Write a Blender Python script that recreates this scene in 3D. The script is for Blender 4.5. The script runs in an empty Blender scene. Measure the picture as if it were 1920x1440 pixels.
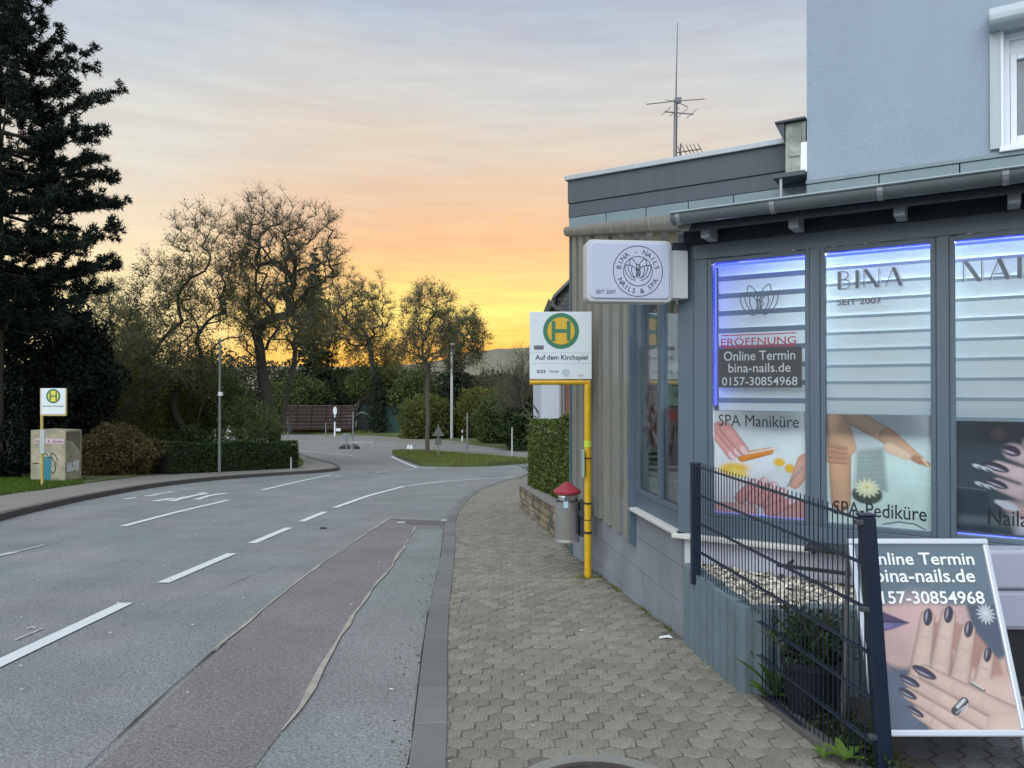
import bpy, math, random
import numpy as np
from mathutils import Vector, Matrix
random.seed(7); rng = np.random.default_rng(7)
PI = math.pi
sc = bpy.context.scene
COL = sc.collection

# ------------------------------------------------------------------ camera
F_PX, CX, HY = 1400.0, 960.0, 731.0
cd = bpy.data.cameras.new('camera'); cam = bpy.data.objects.new('camera', cd); COL.objects.link(cam)
cd.sensor_width = 36; cd.lens = 36*F_PX/1920; cd.clip_start = .05; cd.clip_end = 3000
cam.location = (0, 0, 0); cam.rotation_euler = (math.radians(90.45), 0, 0)
sc.camera = cam

# ------------------------------------------------------------------ world
SUN_EL, SUN_AZ = math.radians(-1.5), math.radians(-1.5)
w = bpy.data.worlds.new("World"); sc.world = w; w.use_nodes = True
nt = w.node_tree; nt.nodes.clear(); N = nt.nodes; L = nt.links
def wn(t, **k):
    n = N.new(t)
    for a, b in k.items(): setattr(n, a, b)
    return n
def wmath(op, a, b=None, c=None, clamp=False):
    n = wn('ShaderNodeMath', operation=op); n.use_clamp = clamp
    for i, x in enumerate((a, b, c)):
        if x is None: continue
        if isinstance(x, (int, float)): n.inputs[i].default_value = x
        else: L.new(x, n.inputs[i])
    return n.outputs[0]
def s2l(c):
    return tuple(((x/255)/12.92 if x/255 <= .04045 else ((x/255+.055)/1.055)**2.4) for x in c)
def wramp(fac, stops):
    n = wn('ShaderNodeValToRGB'); n.color_ramp.interpolation = 'EASE'
    e = n.color_ramp.elements
    while len(e) < len(stops): e.new(.5)
    for i, (p, c) in enumerate(stops):
        e[i].position = p; e[i].color = (*s2l(c), 1)
    L.new(fac, n.inputs[0]); return n.outputs[0]
def wmix(f, a, b, mode='MIX'):
    n = wn('ShaderNodeMix', data_type='RGBA', blend_type=mode)
    if isinstance(f, float): n.inputs[0].default_value = f
    else: L.new(f, n.inputs[0])
    for x, s in ((a, n.inputs[6]), (b, n.inputs[7])):
        if isinstance(x, tuple): s.default_value = (*x, 1)
        else: L.new(x, s)
    return n.outputs[2]
tc = wn('ShaderNodeTexCoord'); sep = wn('ShaderNodeSeparateXYZ'); L.new(tc.outputs['Generated'], sep.inputs[0])
X, Y, Z = sep.outputs
# streaky thin cloud, stretched along the horizon
mp = wn('ShaderNodeMapping'); L.new(tc.outputs['Generated'], mp.inputs[0])
mp.inputs['Scale'].default_value = (1.4, 1.4, 5.5); mp.inputs['Rotation'].default_value = (0, .10, 0)
no = wn('ShaderNodeTexNoise'); L.new(mp.outputs[0], no.inputs['Vector'])
no.inputs['Scale'].default_value = 2.0; no.inputs['Detail'].default_value = 6; no.inputs['Roughness'].default_value = .55; no.inputs['Distortion'].default_value = .4
cl = wmath('SUBTRACT', no.outputs[0], .5)
mp2 = wn('ShaderNodeMapping'); L.new(tc.outputs['Generated'], mp2.inputs[0])
mp2.inputs['Scale'].default_value = (2.5, 2.5, 24.0); mp2.inputs['Rotation'].default_value = (0, -.05, 0)
no2 = wn('ShaderNodeTexNoise'); L.new(mp2.outputs[0], no2.inputs['Vector'])
no2.inputs['Scale'].default_value = 3.0; no2.inputs['Detail'].default_value = 5; no2.inputs['Roughness'].default_value = .6
cl2 = wmath('SUBTRACT', no2.outputs[0], .5)
Zc = wmath('MAXIMUM', wmath('ADD', Z, wmath('MULTIPLY', cl, .13)), 0.0)
core = wramp(Zc, [(0.0, (248, 178, 84)), (.06, (253, 194, 92)), (.105, (254, 212, 118)), (.145, (244, 193, 122)), (.185, (233, 183, 134)),
                  (.235, (221, 187, 156)), (.295, (211, 196, 178)), (.37, (197, 196, 194)), (.46, (170, 179, 193)), (.62, (150, 165, 188)), (1, (150, 166, 192))])
warm = wramp(Zc, [(0.0, (246, 222, 160)), (.09, (246, 226, 172)), (.15, (238, 216, 174)), (.21, (225, 208, 182)), (.30, (206, 203, 196)), (.40, (184, 191, 199)), (.5, (164, 175, 193)), (.62, (150, 165, 188)), (1, (150, 166, 192))])
cool = wramp(Zc, [(0.0, (206, 206, 206)), (.15, (200, 202, 206)), (.34, (186, 193, 202)), (.5, (164, 177, 197)), (1, (150, 166, 192))])
# azimuth weight: 1 toward the afterglow, falling off sideways
az = wmath('ADD', wmath('MULTIPLY', X, math.sin(SUN_AZ)), wmath('MULTIPLY', Y, math.cos(SUN_AZ)))
hz = wmath('SQRT', wmath('MAXIMUM', wmath('SUBTRACT', 1.0, wmath('MULTIPLY', Z, Z)), .0004))
ca = wmath('DIVIDE', az, hz)
mr = wn('ShaderNodeMapRange'); mr.interpolation_type = 'SMOOTHERSTEP'; L.new(ca, mr.inputs[0])
mr.inputs[1].default_value = .25; mr.inputs[2].default_value = .90
base = wmix(mr.outputs[0], cool, warm)
mc = wn('ShaderNodeMapRange'); mc.interpolation_type = 'SMOOTHERSTEP'; L.new(wmath('ADD', ca, wmath('MULTIPLY', cl, .05)), mc.inputs[0])
mc.inputs[1].default_value = .895; mc.inputs[2].default_value = .992
base = wmix(mc.outputs[0], base, core)
# bright heart of the afterglow low above the horizon
mg = wn('ShaderNodeMapRange'); mg.interpolation_type = 'SMOOTHERSTEP'; L.new(ca, mg.inputs[0])
mg.inputs[1].default_value = .965; mg.inputs[2].default_value = 1.0
gl = wmath('MULTIPLY', mg.outputs[0], wmath('POWER', 2.718, wmath('MULTIPLY', wmath('POWER', wmath('DIVIDE', wmath('SUBTRACT', Z, .105), .045), 2.0), -1.0)))
gl = wmath('MULTIPLY', gl, wmath('ADD', .75, wmath('MULTIPLY', cl2, 2.6)), clamp=True)
base = wmix(gl, base, s2l((255, 226, 122)))
streak = wmath('ADD', 1.0, wmath('MULTIPLY', cl2, .22))
cs = wn('ShaderNodeCombineColor'); L.new(streak, cs.inputs[0]); L.new(wmath('ADD', 1.0, wmath('MULTIPLY', cl2, .34)), cs.inputs[1]); L.new(wmath('ADD', 1.0, wmath('MULTIPLY', cl2, .30)), cs.inputs[2])
base = wmix(1.0, base, cs.outputs[0], 'MULTIPLY')
sky = wn('ShaderNodeTexSky'); sky.sky_type = 'NISHITA'; sky.sun_disc = False
sky.sun_elevation = SUN_EL; sky.sun_rotation = SUN_AZ
bg = wn('ShaderNodeBackground'); bg.inputs[1].default_value = .495; L.new(base, bg.inputs[0])
bg2 = wn('ShaderNodeBackground'); bg2.inputs[1].default_value = .05; L.new(sky.outputs[0], bg2.inputs[0])
ad = wn('ShaderNodeAddShader'); L.new(bg.outputs[0], ad.inputs[0]); L.new(bg2.outputs[0], ad.inputs[1])
wo = wn('ShaderNodeOutputWorld'); L.new(ad.outputs[0], wo.inputs[0])

# ------------------------------------------------------------------ soft daylight (bright dusk sky behind and above the camera)
sd = bpy.data.lights.new('sun', 'SUN'); so = bpy.data.objects.new('sun', sd); COL.objects.link(so)
sd.energy = 1.5; sd.angle = math.radians(75); sd.color = (.90, .96, 1.0)
so.rotation_euler = Vector((.40, .85, -1.0)).to_track_quat('-Z', 'Y').to_euler(); so.location = (0, 0, 30)
sc.view_settings.view_transform = 'Standard'; sc.view_settings.look = 'None'
sc.view_settings.exposure = 1.20; sc.view_settings.gamma = 1; sc.view_settings.use_curve_mapping = False

# ------------------------------------------------------------------ ground height and pixel helpers
def g(y):
    if y < 28: return -1.42 - .06*max(y, -8)
    s = min(y-28, 24.0)
    return -3.10 - .06*(s - s*s/48)
def G(px, py, dz=0.0):
    k = (py-HY)/F_PX; a, b = 1.0, 300.0
    for _ in range(60):
        m = (a+b)/2
        if k*m < -(g(m)+dz): a = m
        else: b = m
    return ((px-CX)/F_PX*a, a)
def P(px, py, D): return Vector(((px-CX)/F_PX*D, D, (HY-py)/F_PX*D))

# ------------------------------------------------------------------ materials
MATS = {}
def mat(name, col, rough=.7, metal=0.0, bump=0.0, bscale=60.0, var=0.0, vscale=6.0, spec=.5, emis=None, estr=0.0,
        island=0.0, objrand=0.0, trans=0.0, speck=0.0, sscale=300.0, coat=0.0, var2=None, streak=0.0, sdir=(9, 9, .7)):
    if name in MATS: return MATS[name]
    m = bpy.data.materials.new(name); MATS[name] = m; m.use_nodes = True
    nt = m.node_tree; n = nt.nodes; l = nt.links; b = n['Principled BSDF']
    b.inputs['Roughness'].default_value = rough; b.inputs['Metallic'].default_value = metal
    b.inputs['Specular IOR Level'].default_value = spec; b.inputs['Coat Weight'].default_value = coat
    rgb = n.new('ShaderNodeRGB'); rgb.outputs[0].default_value = (*col, 1); c = rgb.outputs[0]
    geo = None
    tcn = n.new('ShaderNodeTexCoord'); obc = tcn.outputs['Object']
    def noise(scale, det=4):
        t = n.new('ShaderNodeTexNoise'); t.inputs['Scale'].default_value = scale; t.inputs['Detail'].default_value = det
        l.new(obc, t.inputs['Vector']); return t.outputs[0]
    def scale_by(c, fac, amt):
        # c * (1 + (fac-.5)*2*amt)
        a = n.new('ShaderNodeMath'); a.operation = 'MULTIPLY_ADD'; a.inputs[1].default_value = 2*amt; a.inputs[2].default_value = 1-amt
        l.new(fac, a.inputs[0])
        v = n.new('ShaderNodeVectorMath'); v.operation = 'SCALE'; l.new(c, v.inputs[0]); l.new(a.outputs[0], v.inputs['Scale'])
        return v.outputs[0]
    if var2 is not None:
        mx = n.new('ShaderNodeMix'); mx.data_type = 'RGBA'
        r = n.new('ShaderNodeMapRange'); r.inputs[1].default_value = .38; r.inputs[2].default_value = .62; l.new(noise(vscale*.6, 5), r.inputs[0])
        l.new(r.outputs[0], mx.inputs[0]); l.new(c, mx.inputs[6]); mx.inputs[7].default_value = (*var2, 1); c = mx.outputs[2]
    if var: c = scale_by(c, noise(vscale, 6), var)
    if streak:
        ms = n.new('ShaderNodeMapping'); ms.inputs['Scale'].default_value = sdir; l.new(obc, ms.inputs[0])
        ns = n.new('ShaderNodeTexNoise'); ns.inputs['Scale'].default_value = 1.0; ns.inputs['Detail'].default_value = 5; ns.inputs['Roughness'].default_value = .65; l.new(ms.outputs[0], ns.inputs['Vector'])
        c = scale_by(c, ns.outputs[0], streak)
    if speck: c = scale_by(c, noise(sscale, 2), speck)
    if island:
        gg = n.new('ShaderNodeNewGeometry'); c = scale_by(c, gg.outputs['Random Per Island'], island)
    if objrand:
        oi = n.new('ShaderNodeObjectInfo'); c = scale_by(c, oi.outputs['Random'], objrand)
    l.new(c, b.inputs['Base Color'])
    if bump:
        bp = n.new('ShaderNodeBump'); bp.inputs['Strength'].default_value = bump; bp.inputs['Distance'].default_value = .01
        l.new(noise(bscale, 4), bp.inputs['Height']); l.new(bp.outputs[0], b.inputs['Normal'])
    if emis:
        b.inputs['Emission Color'].default_value = (*emis, 1); b.inputs['Emission Strength'].default_value = estr
    if trans:
        tr = n.new('ShaderNodeBsdfTranslucent'); l.new(c, tr.inputs[0])
        mx = n.new('ShaderNodeMixShader'); mx.inputs[0].default_value = trans
        l.new(b.outputs[0], mx.inputs[1]); l.new(tr.outputs[0], mx.inputs[2]); l.new(mx.outputs[0], n['Material Output'].inputs[0])
    return m
def glassmat(name, ior=1.5, tint=(.97, .98, .98), boost=1.0):
    m = bpy.data.materials.new(name); MATS[name] = m; m.use_nodes = True
    n = m.node_tree.nodes; l = m.node_tree.links; n.remove(n['Principled BSDF'])
    t = n.new('ShaderNodeBsdfTransparent'); t.inputs[0].default_value = (*tint, 1)
    gs = n.new('ShaderNodeBsdfGlossy'); gs.inputs['Roughness'].default_value = .015
    fr = n.new('ShaderNodeFresnel'); fr.inputs[0].default_value = ior
    mu = n.new('ShaderNodeMath'); mu.operation = 'MULTIPLY'; mu.use_clamp = True; mu.inputs[1].default_value = boost; l.new(fr.outputs[0], mu.inputs[0])
    mx = n.new('ShaderNodeMixShader'); l.new(mu.outputs[0], mx.inputs[0]); l.new(t.outputs[0], mx.inputs[1]); l.new(gs.outputs[0], mx.inputs[2])
    l.new(mx.outputs[0], n['Material Output'].inputs[0]); return m
def attrmat(name, rough=.45, tr=.35):
    m = bpy.data.materials.new(name); MATS[name] = m; m.use_nodes = True
    n = m.node_tree.nodes; l = m.node_tree.links; b = n['Principled BSDF']; b.inputs['Roughness'].default_value = rough
    a = n.new('ShaderNodeAttribute'); a.attribute_name = 'Col'; l.new(a.outputs['Color'], b.inputs['Base Color'])
    t = n.new('ShaderNodeBsdfTranslucent'); l.new(a.outputs['Color'], t.inputs[0]); x = n.new('ShaderNodeMixShader'); x.inputs[0].default_value = tr
    l.new(b.outputs[0], x.inputs[1]); l.new(t.outputs[0], x.inputs[2]); l.new(x.outputs[0], n['Material Output'].inputs[0]); return m

# ------------------------------------------------------------------ object helpers
def link(o, parent=None):
    COL.objects.link(o)
    if parent is not None: o.parent = parent
    return o
def tag(o, label, cat, group=None):
    o['label'] = label; o['category'] = cat
    if group: o['group'] = group
    return o
def thing(name, label, cat, loc=(0, 0, 0), rz=0.0, group=None):
    o = bpy.data.objects.new(name, None); link(o); o.location = loc; o.rotation_euler = (0, 0, rz); o.empty_display_size = .2
    return tag(o, label, cat, group)
def struct(o): o['kind'] = 'structure'; return o
def stuff(o): o['kind'] = 'stuff'; return o
def mesh_np(name, V, Fq, smooth=False):
    """vertices (n,3), faces (m,k) of one arity"""
    V = np.asarray(V, dtype=np.float32); Fq = np.asarray(Fq, dtype=np.int32)
    me = bpy.data.meshes.new(name); me.vertices.add(len(V)); me.vertices.foreach_set('co', V.ravel())
    m, k = Fq.shape; me.loops.add(m*k); me.loops.foreach_set('vertex_index', Fq.ravel())
    me.polygons.add(m); me.polygons.foreach_set('loop_start', np.arange(0, m*k, k, dtype=np.int32))
    me.polygons.foreach_set('use_smooth', np.full(m, smooth, dtype=bool))
    me.update(calc_edges=True); return me
def mobj(name, me, m, parent=None):
    o = bpy.data.objects.new(name, me)
    if m is not None and len(me.materials) == 0: me.materials.append(m)
    return link(o, parent)
WORLD = (Vector((0, 0, 0)), Vector((1, 0, 0)), Vector((0, 1, 0)), Vector((0, 0, 1)))
class MB:
    def __init__(s, F=WORLD): s.v = []; s.f = []; s.F = F
    def p(s, a, b, c):
        O, U, V, W = s.F; return O + U*a + V*b + W*c
    def add(s, pts, faces):
        n = len(s.v); s.v += [tuple(s.p(*q)) for q in pts]; s.f += [tuple(i+n for i in f) for f in faces]; return s
    def box(s, a0, a1, b0, b1, c0, c1):
        return s.add([(a, b, c) for c in (c0, c1) for b in (b0, b1) for a in (a0, a1)],
                     [(0, 2, 3, 1), (4, 5, 7, 6), (0, 1, 5, 4), (2, 6, 7, 3), (0, 4, 6, 2), (1, 3, 7, 5)])
    def prism(s, poly, c0, c1):
        """poly [(a,b)] extruded in c; c0, c1 numbers or functions"""
        n = len(poly); f0 = c0 if callable(c0) else (lambda a, b: c0); f1 = c1 if callable(c1) else (lambda a, b: c1)
        return s.add([(a, b, f0(a, b)) for a, b in poly]+[(a, b, f1(a, b)) for a, b in poly],
                     [tuple(range(n))[::-1], tuple(range(n, 2*n))]+[(i, (i+1) % n, n+(i+1) % n, n+i) for i in range(n)])
    def profile(s, poly, a0, a1):
        """poly [(b,c)] extruded along a"""
        n = len(poly)
        return s.add([(a0, b, c) for b, c in poly]+[(a1, b, c) for b, c in poly],
                     [tuple(range(n)), tuple(range(n, 2*n))[::-1]]+[(i, n+i, n+(i+1) % n, (i+1) % n) for i in range(n)])
    def tube(s, pts, r, n=8, cap=True):
        pts = [Vector(q) for q in pts]; rs = r if isinstance(r, (list, tuple)) else [r]*len(pts); rings = []
        b0 = len(s.v); out = []
        for i, q in enumerate(pts):
            d = (pts[min(i+1, len(pts)-1)]-pts[max(i-1, 0)]).normalized()
            up = Vector((0, 0, 1)) if abs(d.z) < .9 else Vector((1, 0, 0))
            e1 = d.cross(up).normalized(); e2 = d.cross(e1)
            for k in range(n):
                a = 2*PI*k/n; out.append(tuple(q+(e1*math.cos(a)+e2*math.sin(a))*rs[i]))
        F = []
        for i in range(len(pts)-1):
            for k in range(n): F.append((i*n+k, i*n+(k+1) % n, (i+1)*n+(k+1) % n, (i+1)*n+k))
        if cap: F.append(tuple(range(n))[::-1]); F.append(tuple(range((len(pts)-1)*n, len(pts)*n)))
        return s.add(out, F)
    def lathe(s, cx, cy, prof, n=24):
        out = [(cx+r*math.cos(2*PI*k/n), cy+r*math.sin(2*PI*k/n), z) for r, z in prof for k in range(n)]
        F = [(i*n+k, i*n+(k+1) % n, (i+1)*n+(k+1) % n, (i+1)*n+k) for i in range(len(prof)-1) for k in range(n)]
        F.append(tuple(range(n))[::-1]); F.append(tuple(range((len(prof)-1)*n, len(prof)*n)))
        return s.add(out, F)
    def stroke(s, pts, wd, b, closed=False):
        """flat line of width wd drawn in the a-c plane at depth b"""
        pts = [Vector((q[0], q[1])) for q in pts]
        if closed: pts = pts+[pts[0]]
        n = len(pts); out = []
        for i in range(n):
            if closed and i in (0, n-1): d = (pts[1]-pts[-2])
            else: d = pts[min(i+1, n-1)]-pts[max(i-1, 0)]
            d.normalize(); q = Vector((-d.y, d.x))*wd/2
            out += [(pts[i].x+q.x, b, pts[i].y+q.y), (pts[i].x-q.x, b, pts[i].y-q.y)]
        return s.add(out, [(2*i, 2*i+1, 2*i+3, 2*i+2) for i in range(n-1)])
    def build(s, name, m, parent=None, bevel=0.0, smooth=False):
        me = bpy.data.meshes.new(name); me.from_pydata(s.v, [], s.f)
        if smooth:
            me.polygons.foreach_set('use_smooth', [True]*len(me.polygons))
        import bmesh
        bm = bmesh.new(); bm.from_mesh(me); bmesh.ops.recalc_face_normals(bm, faces=bm.faces); bm.to_mesh(me); bm.free()
        o = mobj(name, me, m, parent)
        if smooth:
            try: me.set_sharp_from_angle(angle=math.radians(40))
            except Exception: pass
        if bevel:
            bv = o.modifiers.new('Bevel', 'BEVEL'); bv.width = bevel; bv.segments = 2; bv.limit_method = 'ANGLE'
        return o
_gc = {}
def glyphs(txt, weight=0.0):
    key = (txt, weight)
    if key in _gc: return _gc[key]
    cu = bpy.data.curves.new('t', 'FONT'); cu.body = txt; cu.size = 1; cu.offset = weight; cu.resolution_u = 3
    ob = bpy.data.objects.new('t', cu); me = bpy.data.meshes.new_from_object(ob)
    vs = [(v.co.x, v.co.y) for v in me.vertices]; fs = [tuple(p.vertices) for p in me.polygons]
    bpy.data.objects.remove(ob); bpy.data.curves.remove(cu); bpy.data.meshes.remove(me)
    _gc[key] = (vs, fs); return _gc[key]
def lettering(txt, F, a0, a1, c0, c1, b, m, parent, weight=.006, name='lettering', dep=.0015):
    vs, fs = glyphs(txt, weight)
    x0 = min(v[0] for v in vs); x1 = max(v[0] for v in vs); y0 = min(v[1] for v in vs); y1 = max(v[1] for v in vs)
    mb = MB(F); mb.add([(a0+(x-x0)/(x1-x0)*(a1-a0), b, c0+(y-y0)/(y1-y0)*(c1-c0)) for x, y in vs], fs)
    o = mobj(name, _frompy(name, mb), m, parent); return o
def _frompy(name, mb):
    me = bpy.data.meshes.new(name); me.from_pydata(mb.v, [], mb.f); me.update(); return me

# ------------------------------------------------------------------ palette
M_asph = mat('asphalt', (.188, .208, .195), .85, streak=.22, sdir=(1.1, .06, 1), bump=.9, bscale=120, var=.34, vscale=1.1, speck=1.0, sscale=75, var2=(.218, .214, .208))
M_patch = mat('asphalt_reddish', (.192, .174, .166), .9, bump=.9, bscale=120, var=.25, vscale=1.3, speck=1.0, sscale=75)
M_pale = mat('asphalt_pale', (.20, .195, .175), .9, bump=.3, bscale=120, var=.15, vscale=.6, speck=.3, sscale=90)
M_paint = mat('road_paint', (.62, .64, .62), .7, bump=.3, bscale=200, var=.12, vscale=14, speck=.25, sscale=120)
M_wornpaint = mat('worn_road_paint', (.42, .43, .41), .8, bump=.3, bscale=200, var=.35, vscale=9, speck=.3, sscale=90)
M_seal = mat('crack_sealer', (.33, .30, .25), .8, var=.35, vscale=8)
M_crack = mat('crack', (.03, .03, .03), .95)
M_kerb = mat('kerb_concrete', (.152, .146, .136), .85, bump=.4, bscale=90, var=.2, vscale=3, objrand=.12, speck=.3, sscale=120)
M_kerbd = mat('kerb_dark', (.09, .08, .075), .9, bump=.3, bscale=60, var=.2, vscale=2)
M_paver = mat('paver', (.205, .190, .150), .9, bump=.9, bscale=110, var=.2, vscale=5, objrand=.16, speck=.8, sscale=110)
M_paver_s = mat('paver_far', (.205, .190, .150), .9, bump=.6, bscale=110, var=.2, vscale=1.2, island=.16, speck=.8, sscale=110)
M_joint = mat('joint_sand', (.13, .12, .092), .95, bump=.6, bscale=120, var=.35, vscale=5, speck=.4, sscale=120)
M_pavefar = mat('pavement_far', (.20, .188, .155), .9, bump=.3, bscale=60, var=.15, vscale=2, speck=.3, sscale=60)
M_grass = mat('grass_ground', (.085, .105, .032), .95, bump=.6, bscale=30, var=.4, vscale=3)
M_soil = mat('soil', (.045, .038, .028), .95, bump=.8, bscale=60, var=.3, vscale=12)
M_terrain = mat('field', (.06, .07, .03), .95, var=.3, vscale=.2)

# ------------------------------------------------------------------ ground, road, pavements
def strip_grid(xs, ys, dz=0.0, name='sheet'):
    V = [(x, y, g(y)+dz) for y in ys for x in xs]; nx = len(xs)
    Fq = [(j*nx+i, j*nx+i+1, (j+1)*nx+i+1, (j+1)*nx+i) for j in range(len(ys)-1) for i in range(nx-1)]
    return mesh_np(name, V, Fq)
ys_all = list(np.arange(-30, 62, 1.0))+[66, 75, 90, 120, 200, 400, 900, 1500]
terrain = struct(mobj('ground', strip_grid([-1500, -600, -200, -80, -40, -20, 0, 20, 40, 80, 200, 600, 1500], ys_all, -.03), M_terrain))
road = struct(mobj('road', strip_grid([-60, -30, -15, -8, -4, 0, 4, 8, 16, 30, 60], [y for y in ys_all if y <= 61], 0.0), M_asph))
def slab(name, poly, dz, thick, m, parent=None, seg=1.0):
    """solid slab following the ground; poly [(x,y)] in order (any simple polygon)"""
    import bmesh
    bm = bmesh.new(); vs = [bm.verts.new((x, y, 0)) for x, y in poly]; bm.faces.new(vs)
    y0 = min(p[1] for p in poly); y1 = max(p[1] for p in poly); y = math.ceil(y0/seg)*seg
    while y < y1:
        bmesh.ops.bisect_plane(bm, geom=bm.verts[:]+bm.edges[:]+bm.faces[:], plane_co=(0, y, 0), plane_no=(0, 1, 0)); y += seg
    r = bmesh.ops.extrude_face_region(bm, geom=bm.faces[:])
    top = [e for e in r['geom'] if isinstance(e, bmesh.types.BMVert)]; ts = set(top)
    for v in bm.verts: v.co.z = g(v.co.y)+dz-(0 if v in ts else thick)
    bmesh.ops.recalc_face_normals(bm, faces=bm.faces)
    me = bpy.data.meshes.new(name); bm.to_mesh(me); bm.free()
    return mobj(name, me, m, parent)
def sheet_line(name, pts, wd, dz, m, parent, jitter=0.0, wj=0.0, ends=None):
    """painted line along ground polyline pts"""
    P2 = [Vector(p) for p in pts]; Q = [P2[0]]
    for a, b in zip(P2[:-1], P2[1:]):
        n = max(1, int((b-a).length/.25))
        for i in range(1, n+1): Q.append(a.lerp(b, i/n))
    V = []
    for i, q in enumerate(Q):
        d = (Q[min(i+1, len(Q)-1)]-Q[max(i-1, 0)]).normalized(); nn = Vector((-d.y, d.x))
        ww = wd*(1+random.uniform(-wj, wj))/2; off = nn*random.uniform(-jitter, jitter)
        for s_ in (1, -1):
            r = q+off+nn*ww*s_; V.append((r.x, r.y, g(r.y)+dz))
    Fq = [(2*i, 2*i+1, 2*i+3, 2*i+2) for i in range(len(Q)-1)]
    return mobj(name, mesh_np(name, V, Fq), m, parent)
def GL(*pp): return [G(a, b) for a, b in pp]

# reddish repair patch and crack-sealer lines
patch_poly = GL((170, 1450), (400, 1228), (575, 1078), (645, 1032), (732, 973), (858, 978), (850, 990), (780, 990), (735, 1062), (665, 1150), (590, 1290), (470, 1450))
slab('road_patch', patch_poly, .004, .003, M_patch, road)
slab('road_patch', GL((732, 973), (858, 978), (850, 986), (768, 984)), .007, .002, mat('asphalt_dark', (.11, .105, .10), .9, speck=.3, sscale=80), road)
sheet_line('crack_sealer', GL((781, 988), (735, 1062), (700, 1105), (665, 1152), (620, 1220), (590, 1290), (530, 1370)), .026, .009, M_seal, road, .016, .9)
sheet_line('crack_sealer', GL((732, 972), (690, 998), (645, 1030), (600, 1058), (575, 1078)), .028, .009, M_seal, road, .014, .9)
sheet_line('crack_sealer', GL((575, 1078), (500, 1138), (400, 1222)), .022, .009, M_seal, road, .01, .6)
sheet_line('road_crack', GL((420, 1206), (330, 1285), (260, 1350), (150, 1455)), .017, .009, M_crack, road, .006, .8)
# pale surface of the branch road and the crossing road
slab('road_patch', GL((632, 882), (700, 884), (780, 880), (735, 857), (800, 846), (990, 862), (990, 846), (860, 833), (760, 822), (700, 806), (560, 812), (420, 818), (420, 826), (545, 842), (600, 862)), .004, .003, M_pale, road)
# markings
def dash(pp, wd=.12, m=M_paint, dz=.008, **k): return sheet_line('lane_marking', GL(*pp), wd, dz, m, road, **k)
dash([(-60, 1273), (238, 1131)]); dash([(307, 1093), (436, 1038)]); dash([(473, 1019), (542, 990)]); dash([(566, 978), (610, 960)])
dash([(628, 952), (690, 930), (758, 912)]); dash([(764, 911), (830, 903), (900, 898), (990, 895)])
dash([(231, 987), (330, 961), (428, 938)]); dash([(492, 919), (560, 903), (622, 890)])
dash([(-20, 1046), (28, 1036)], m=M_wornpaint); dash([(28, 1036), (85, 1022)], wd=.05, m=M_wornpaint)
for pp in ([(625, 894), (646, 892)], [(662, 889.5), (688, 888)], [(703, 886.5), (728, 884.5)], [(753, 882), (776, 880)]):
    dash(pp, .22, M_wornpaint)
for pp in ([(234, 936), (256, 933)], [(276, 931), (300, 926), (326, 922.5)], [(290, 940), (328, 934)], [(320, 940), (352, 932), (388, 925)],
           [(368, 937), (396, 929), (424, 925)], [(372, 924), (388, 924)], [(276, 930), (290, 929)]):
    dash(pp, .17, M_paint, wj=.3)
dash([(30, 1201), (84, 1178)], .018, M_wornpaint); dash([(52, 1180), (66, 1175)], .02, M_wornpaint)
dash([(560, 845), (620, 850), (672, 856)], .12, M_wornpaint); dash([(735, 856), (782, 877), (818, 878.5)], .14, M_paint, dz=.012)
dash([(560, 826), (650, 829), (740, 836)], .12, M_wornpaint); dash([(880, 842), (980, 851)], .14, M_wornpaint)
dash([(930, 853), (985, 858)], .12, M_wornpaint)
for (px, py) in ((752, 980), (835, 976)): slab('lane_marking', GL((px-8, py+1.5), (px+7, py+1.5), (px+9, py-1.5), (px-6, py-1.5)), .011, .002, M_wornpaint, road)
slab('drain_cover', GL((600, 992), (613, 992), (612, 989), (601, 989)), .01, .005, M_crack, road)

# right pavement
KR = [(-.36, 2.2), (-.41, 3.18), (-.60, 5.5), (-.78, 8.45), (-1.0, 11.5), (-1.06, 13.7), (-1.0, 16.5), (-.76, 19.2), (-.25, 22.0), (.55, 25.0), (2.2, 28.4), (5, 31.5), (10, 34)]
KR0 = [(-.2, -6), (-.3, 0)]+KR
INN = [(1.15, 4.97), (.70, 8.5), (.70, 8.66), (.18, 14.2), (.20, 16), (.9, 19.5), (2.6, 23.5), (6, 27), (10, 29)]
pave = struct(slab('pavement', KR0+INN[::-1]+[(4.6, 2.75), (4.6, -6)], .059, .09, M_joint))
def kx(y, pts=KR0):
    for (x0, y0), (x1, y1) in zip(pts[:-1], pts[1:]):
        if y0 <= y <= y1: return x0+(x1-x0)*(y-y0)/(y1-y0)
    return pts[-1][0]
def catmull(pts, n=6):
    out = []
    for i in range(len(pts)-1):
        p0 = pts[max(i-1, 0)]; p1 = pts[i]; p2 = pts[i+1]; p3 = pts[min(i+2, len(pts)-1)]
        for k in range(n):
            t = k/n; out.append(tuple(.5*((2*b)+(-a+c)*t+(2*a-5*b+4*c-d)*t*t+(-a+3*b-3*c+d)*t**3) for a, b, c, d in zip(p0, p1, p2, p3)))
    out.append(pts[-1]); return out
KRs = catmull(KR0, 8)
def along(pts, step):
    """resample a polyline"""
    P2 = [Vector(p) for p in pts]; out = [P2[0]]; need = step; 
    for a, b in zip(P2[:-1], P2[1:]):
        L_ = (b-a).length; pos = 0
        while L_-pos >= need: pos += need; out.append(a.lerp(b, pos/L_)); need = step
        need -= L_-pos
    return out
kp = along(KRs, .5)
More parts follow.
